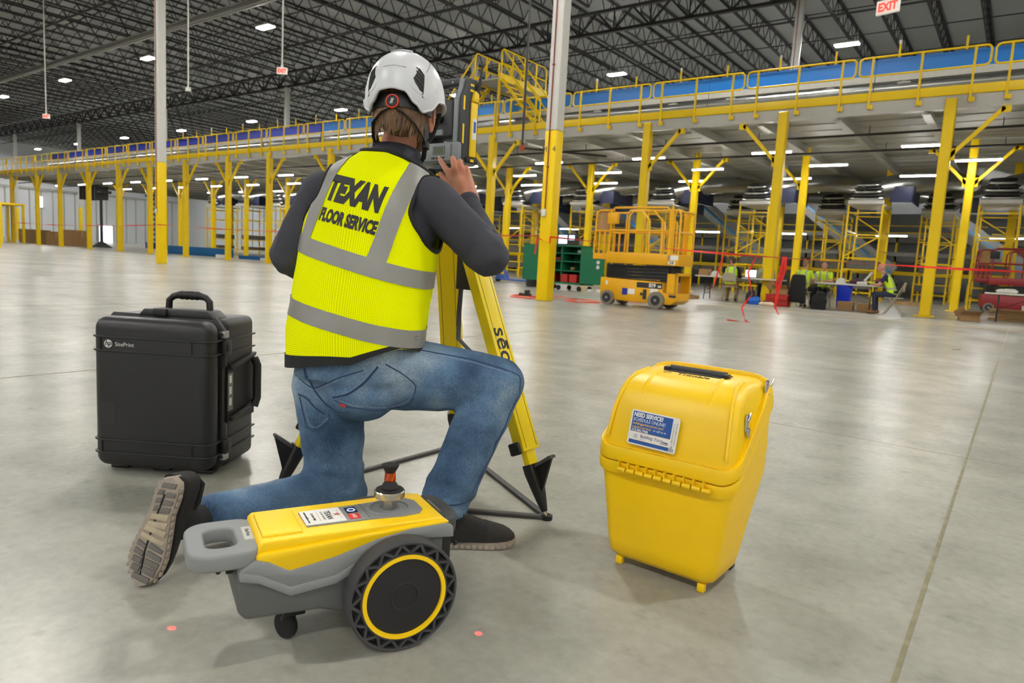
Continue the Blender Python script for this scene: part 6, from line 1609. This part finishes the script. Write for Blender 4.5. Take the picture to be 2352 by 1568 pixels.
# ------------------------------------------------ work shoes
UP = mat('shoe_mesh_black', '#1f1e1d', .85, bump=.35, bscale=320, var=.3, vscale=90); SOLE = mat('sole_taupe', '#a3978a', .75, var=.2, vscale=25); PAD = mat('tread_grey', '#6f6b66', .8, var=.15, vscale=40); PADL = mat('tread_cream', '#b3a68e', .8, var=.15, vscale=30); TOE = mat('toe_cap_nubuck', '#2a2724', .9, var=.2, vscale=60)
def shoe(M, label, treads):
    L_s = .30
    def hw(x):
        pts = [(0, .0), (.012, .024), (.04, .034), (.1, .031), (.16, .042), (.21, .05), (.25, .047), (.285, .03), (.3, .0)]
        for (a, y), (b_, z) in zip(pts, pts[1:]):
            if a <= x <= b_: u = (x-a)/(b_-a); return y+(z-y)*u
        return 0
    xs = [0, .004, .012, .03, .06, .1, .14, .18, .215, .245, .27, .288, .297, .3]
    out = [(x, hw(x)+.004*math.sin(min(1, x/.3)*PI)) for x in xs]+[(x, -hw(x)*.92) for x in reversed(xs[1:-1])]
    Mt = PT @ M
    root = bpy.data.objects.new('shoe', None); COL.objects.link(root); root.parent = person; root['label'] = label
    sl = MB(Mt).loft([[V((x*.985+.002, y*.94, 0)) for x, y in out], [V((x, y, .006)) for x, y in out], [V((x, y*1.02, .024+.012*max(0, (.06-x)/.06))) for x, y in out], [V((x*.97+.004, y*.9, .03)) for x, y in out]]).build('sole', SOLE, root, smooth=50)
    for k in range(14):
        for sg in (-1, 1):
            x = .03+.0185*k; y = hw(x)*(1.03 if sg > 0 else .95)
            MB(Mt).box((x, sg*(y+.001), .009), (.014, .006, .014)).build('sole_lug', SOLE, sl, bev=.003)
    rings_ = []
    for x, w_, hh in ((.002, .02, .1), (.01, .034, .112), (.04, .041, .116), (.08, .042, .112), (.11, .042, .11), (.14, .043, .1), (.17, .046, .086), (.2, .049, .074), (.23, .049, .064), (.26, .043, .055), (.28, .032, .044), (.292, .014, .034)):
        rings_.append([V((x, w_*math.copysign(abs(math.cos(a))**.7, math.cos(a)), .026+(hh-.026)*max(0, math.sin(a))**.6 if math.sin(a) >= 0 else .026)) for a in [PI*j/16 for j in range(17)]]+[V((x, -w_*.5, .022)), V((x, w_*.5, .022))])
    MB(Mt).loft(rings_).build('upper', UP, root, smooth=60)
    MB(Mt).loft([[p*1.0+V((0, 0, .0015)) if p.z > .03 else p for p in r] for r in rings_[7:]]).build('toe_cap', TOE, root, smooth=60)
    MB(Mt).tube([(.01, 0, .104), (.03, .03, .111), (.08, .032, .114), (.115, .024, .111), (.125, 0, .108), (.115, -.024, .111), (.08, -.032, .114), (.03, -.03, .111)], .008, 8, closed=True).build('collar_pad', UP, root, smooth=70)
    for k in range(5): x = .13+.017*k; z = .106-.0095*k; MB(Mt).tube([(x-.006, -.028, z-.014), (x, 0, z+.004), (x+.006, .028, z-.014)], .0026, 6).build('lace', INK, root)
    for sg in (-1, 1): MB(Mt).tube([(.125, 0, .116), (.12, sg*.022, .126), (.125, sg*.04, .108), (.128, sg*.026, .1)], .002, 6).build('lace_loop', INK, root)
    if treads:
        n = 13
        for k in range(n):
            x = .022+.0213*k; w_ = hw(x)-.006; pad = PADL if 4 <= k <= 7 else PAD
            for a, b_ in (((-.9, .12), (.26, .93)) if k not in (0, n-1, 4, 5, 6, 7) else ((-.9, .93),)):
                y0, y1 = a*w_, b_*w_; pts = [(x-.0075+.004*math.sin(k), y0), (x+.0075, y0+.002), (x+.0075+.006*(1 if k < 6 else -1)*(1 if b_ < .5 else 1), y1), (x-.0075+.006*(1 if k < 6 else -1), y1-.002)]
                MB(Mt).prism(pts, -.0045, .002).build('tread_pad', pad, sl, bev=.002)
        MB(Mt).tube([(.05, .006, -.001), (.12, .01, -.001), (.2, .012, -.001), (.27, .004, -.001)], .0025, 6).build('tread_groove', INK, sl)
    return root
dR = V((.68, .733, 0)).normalized(); shoe(frame((-1.405, 1.492, .0), dR, V((-dR.y, dR.x, 0))), 'black mesh work shoe flat on the floor', False)
toe, heel = V((-1.748, .8, .012)), V((-1.715, .872, .29)); xl = (toe-heel).normalized(); nz_ = V((.5, -.83, .12)); nz_ = (nz_-xl*nz_.dot(xl)).normalized()
zz = -nz_; yy = zz.cross(xl); M_ = Matrix.Identity(4)
for i in range(3): M_[i][0] = xl[i]; M_[i][1] = yy[i]; M_[i][2] = zz[i]; M_[i][3] = heel[i]
shoe(M_, 'black mesh work shoe on its toes showing the taupe sole', True)

bpy.data.scenes.remove(_TS)
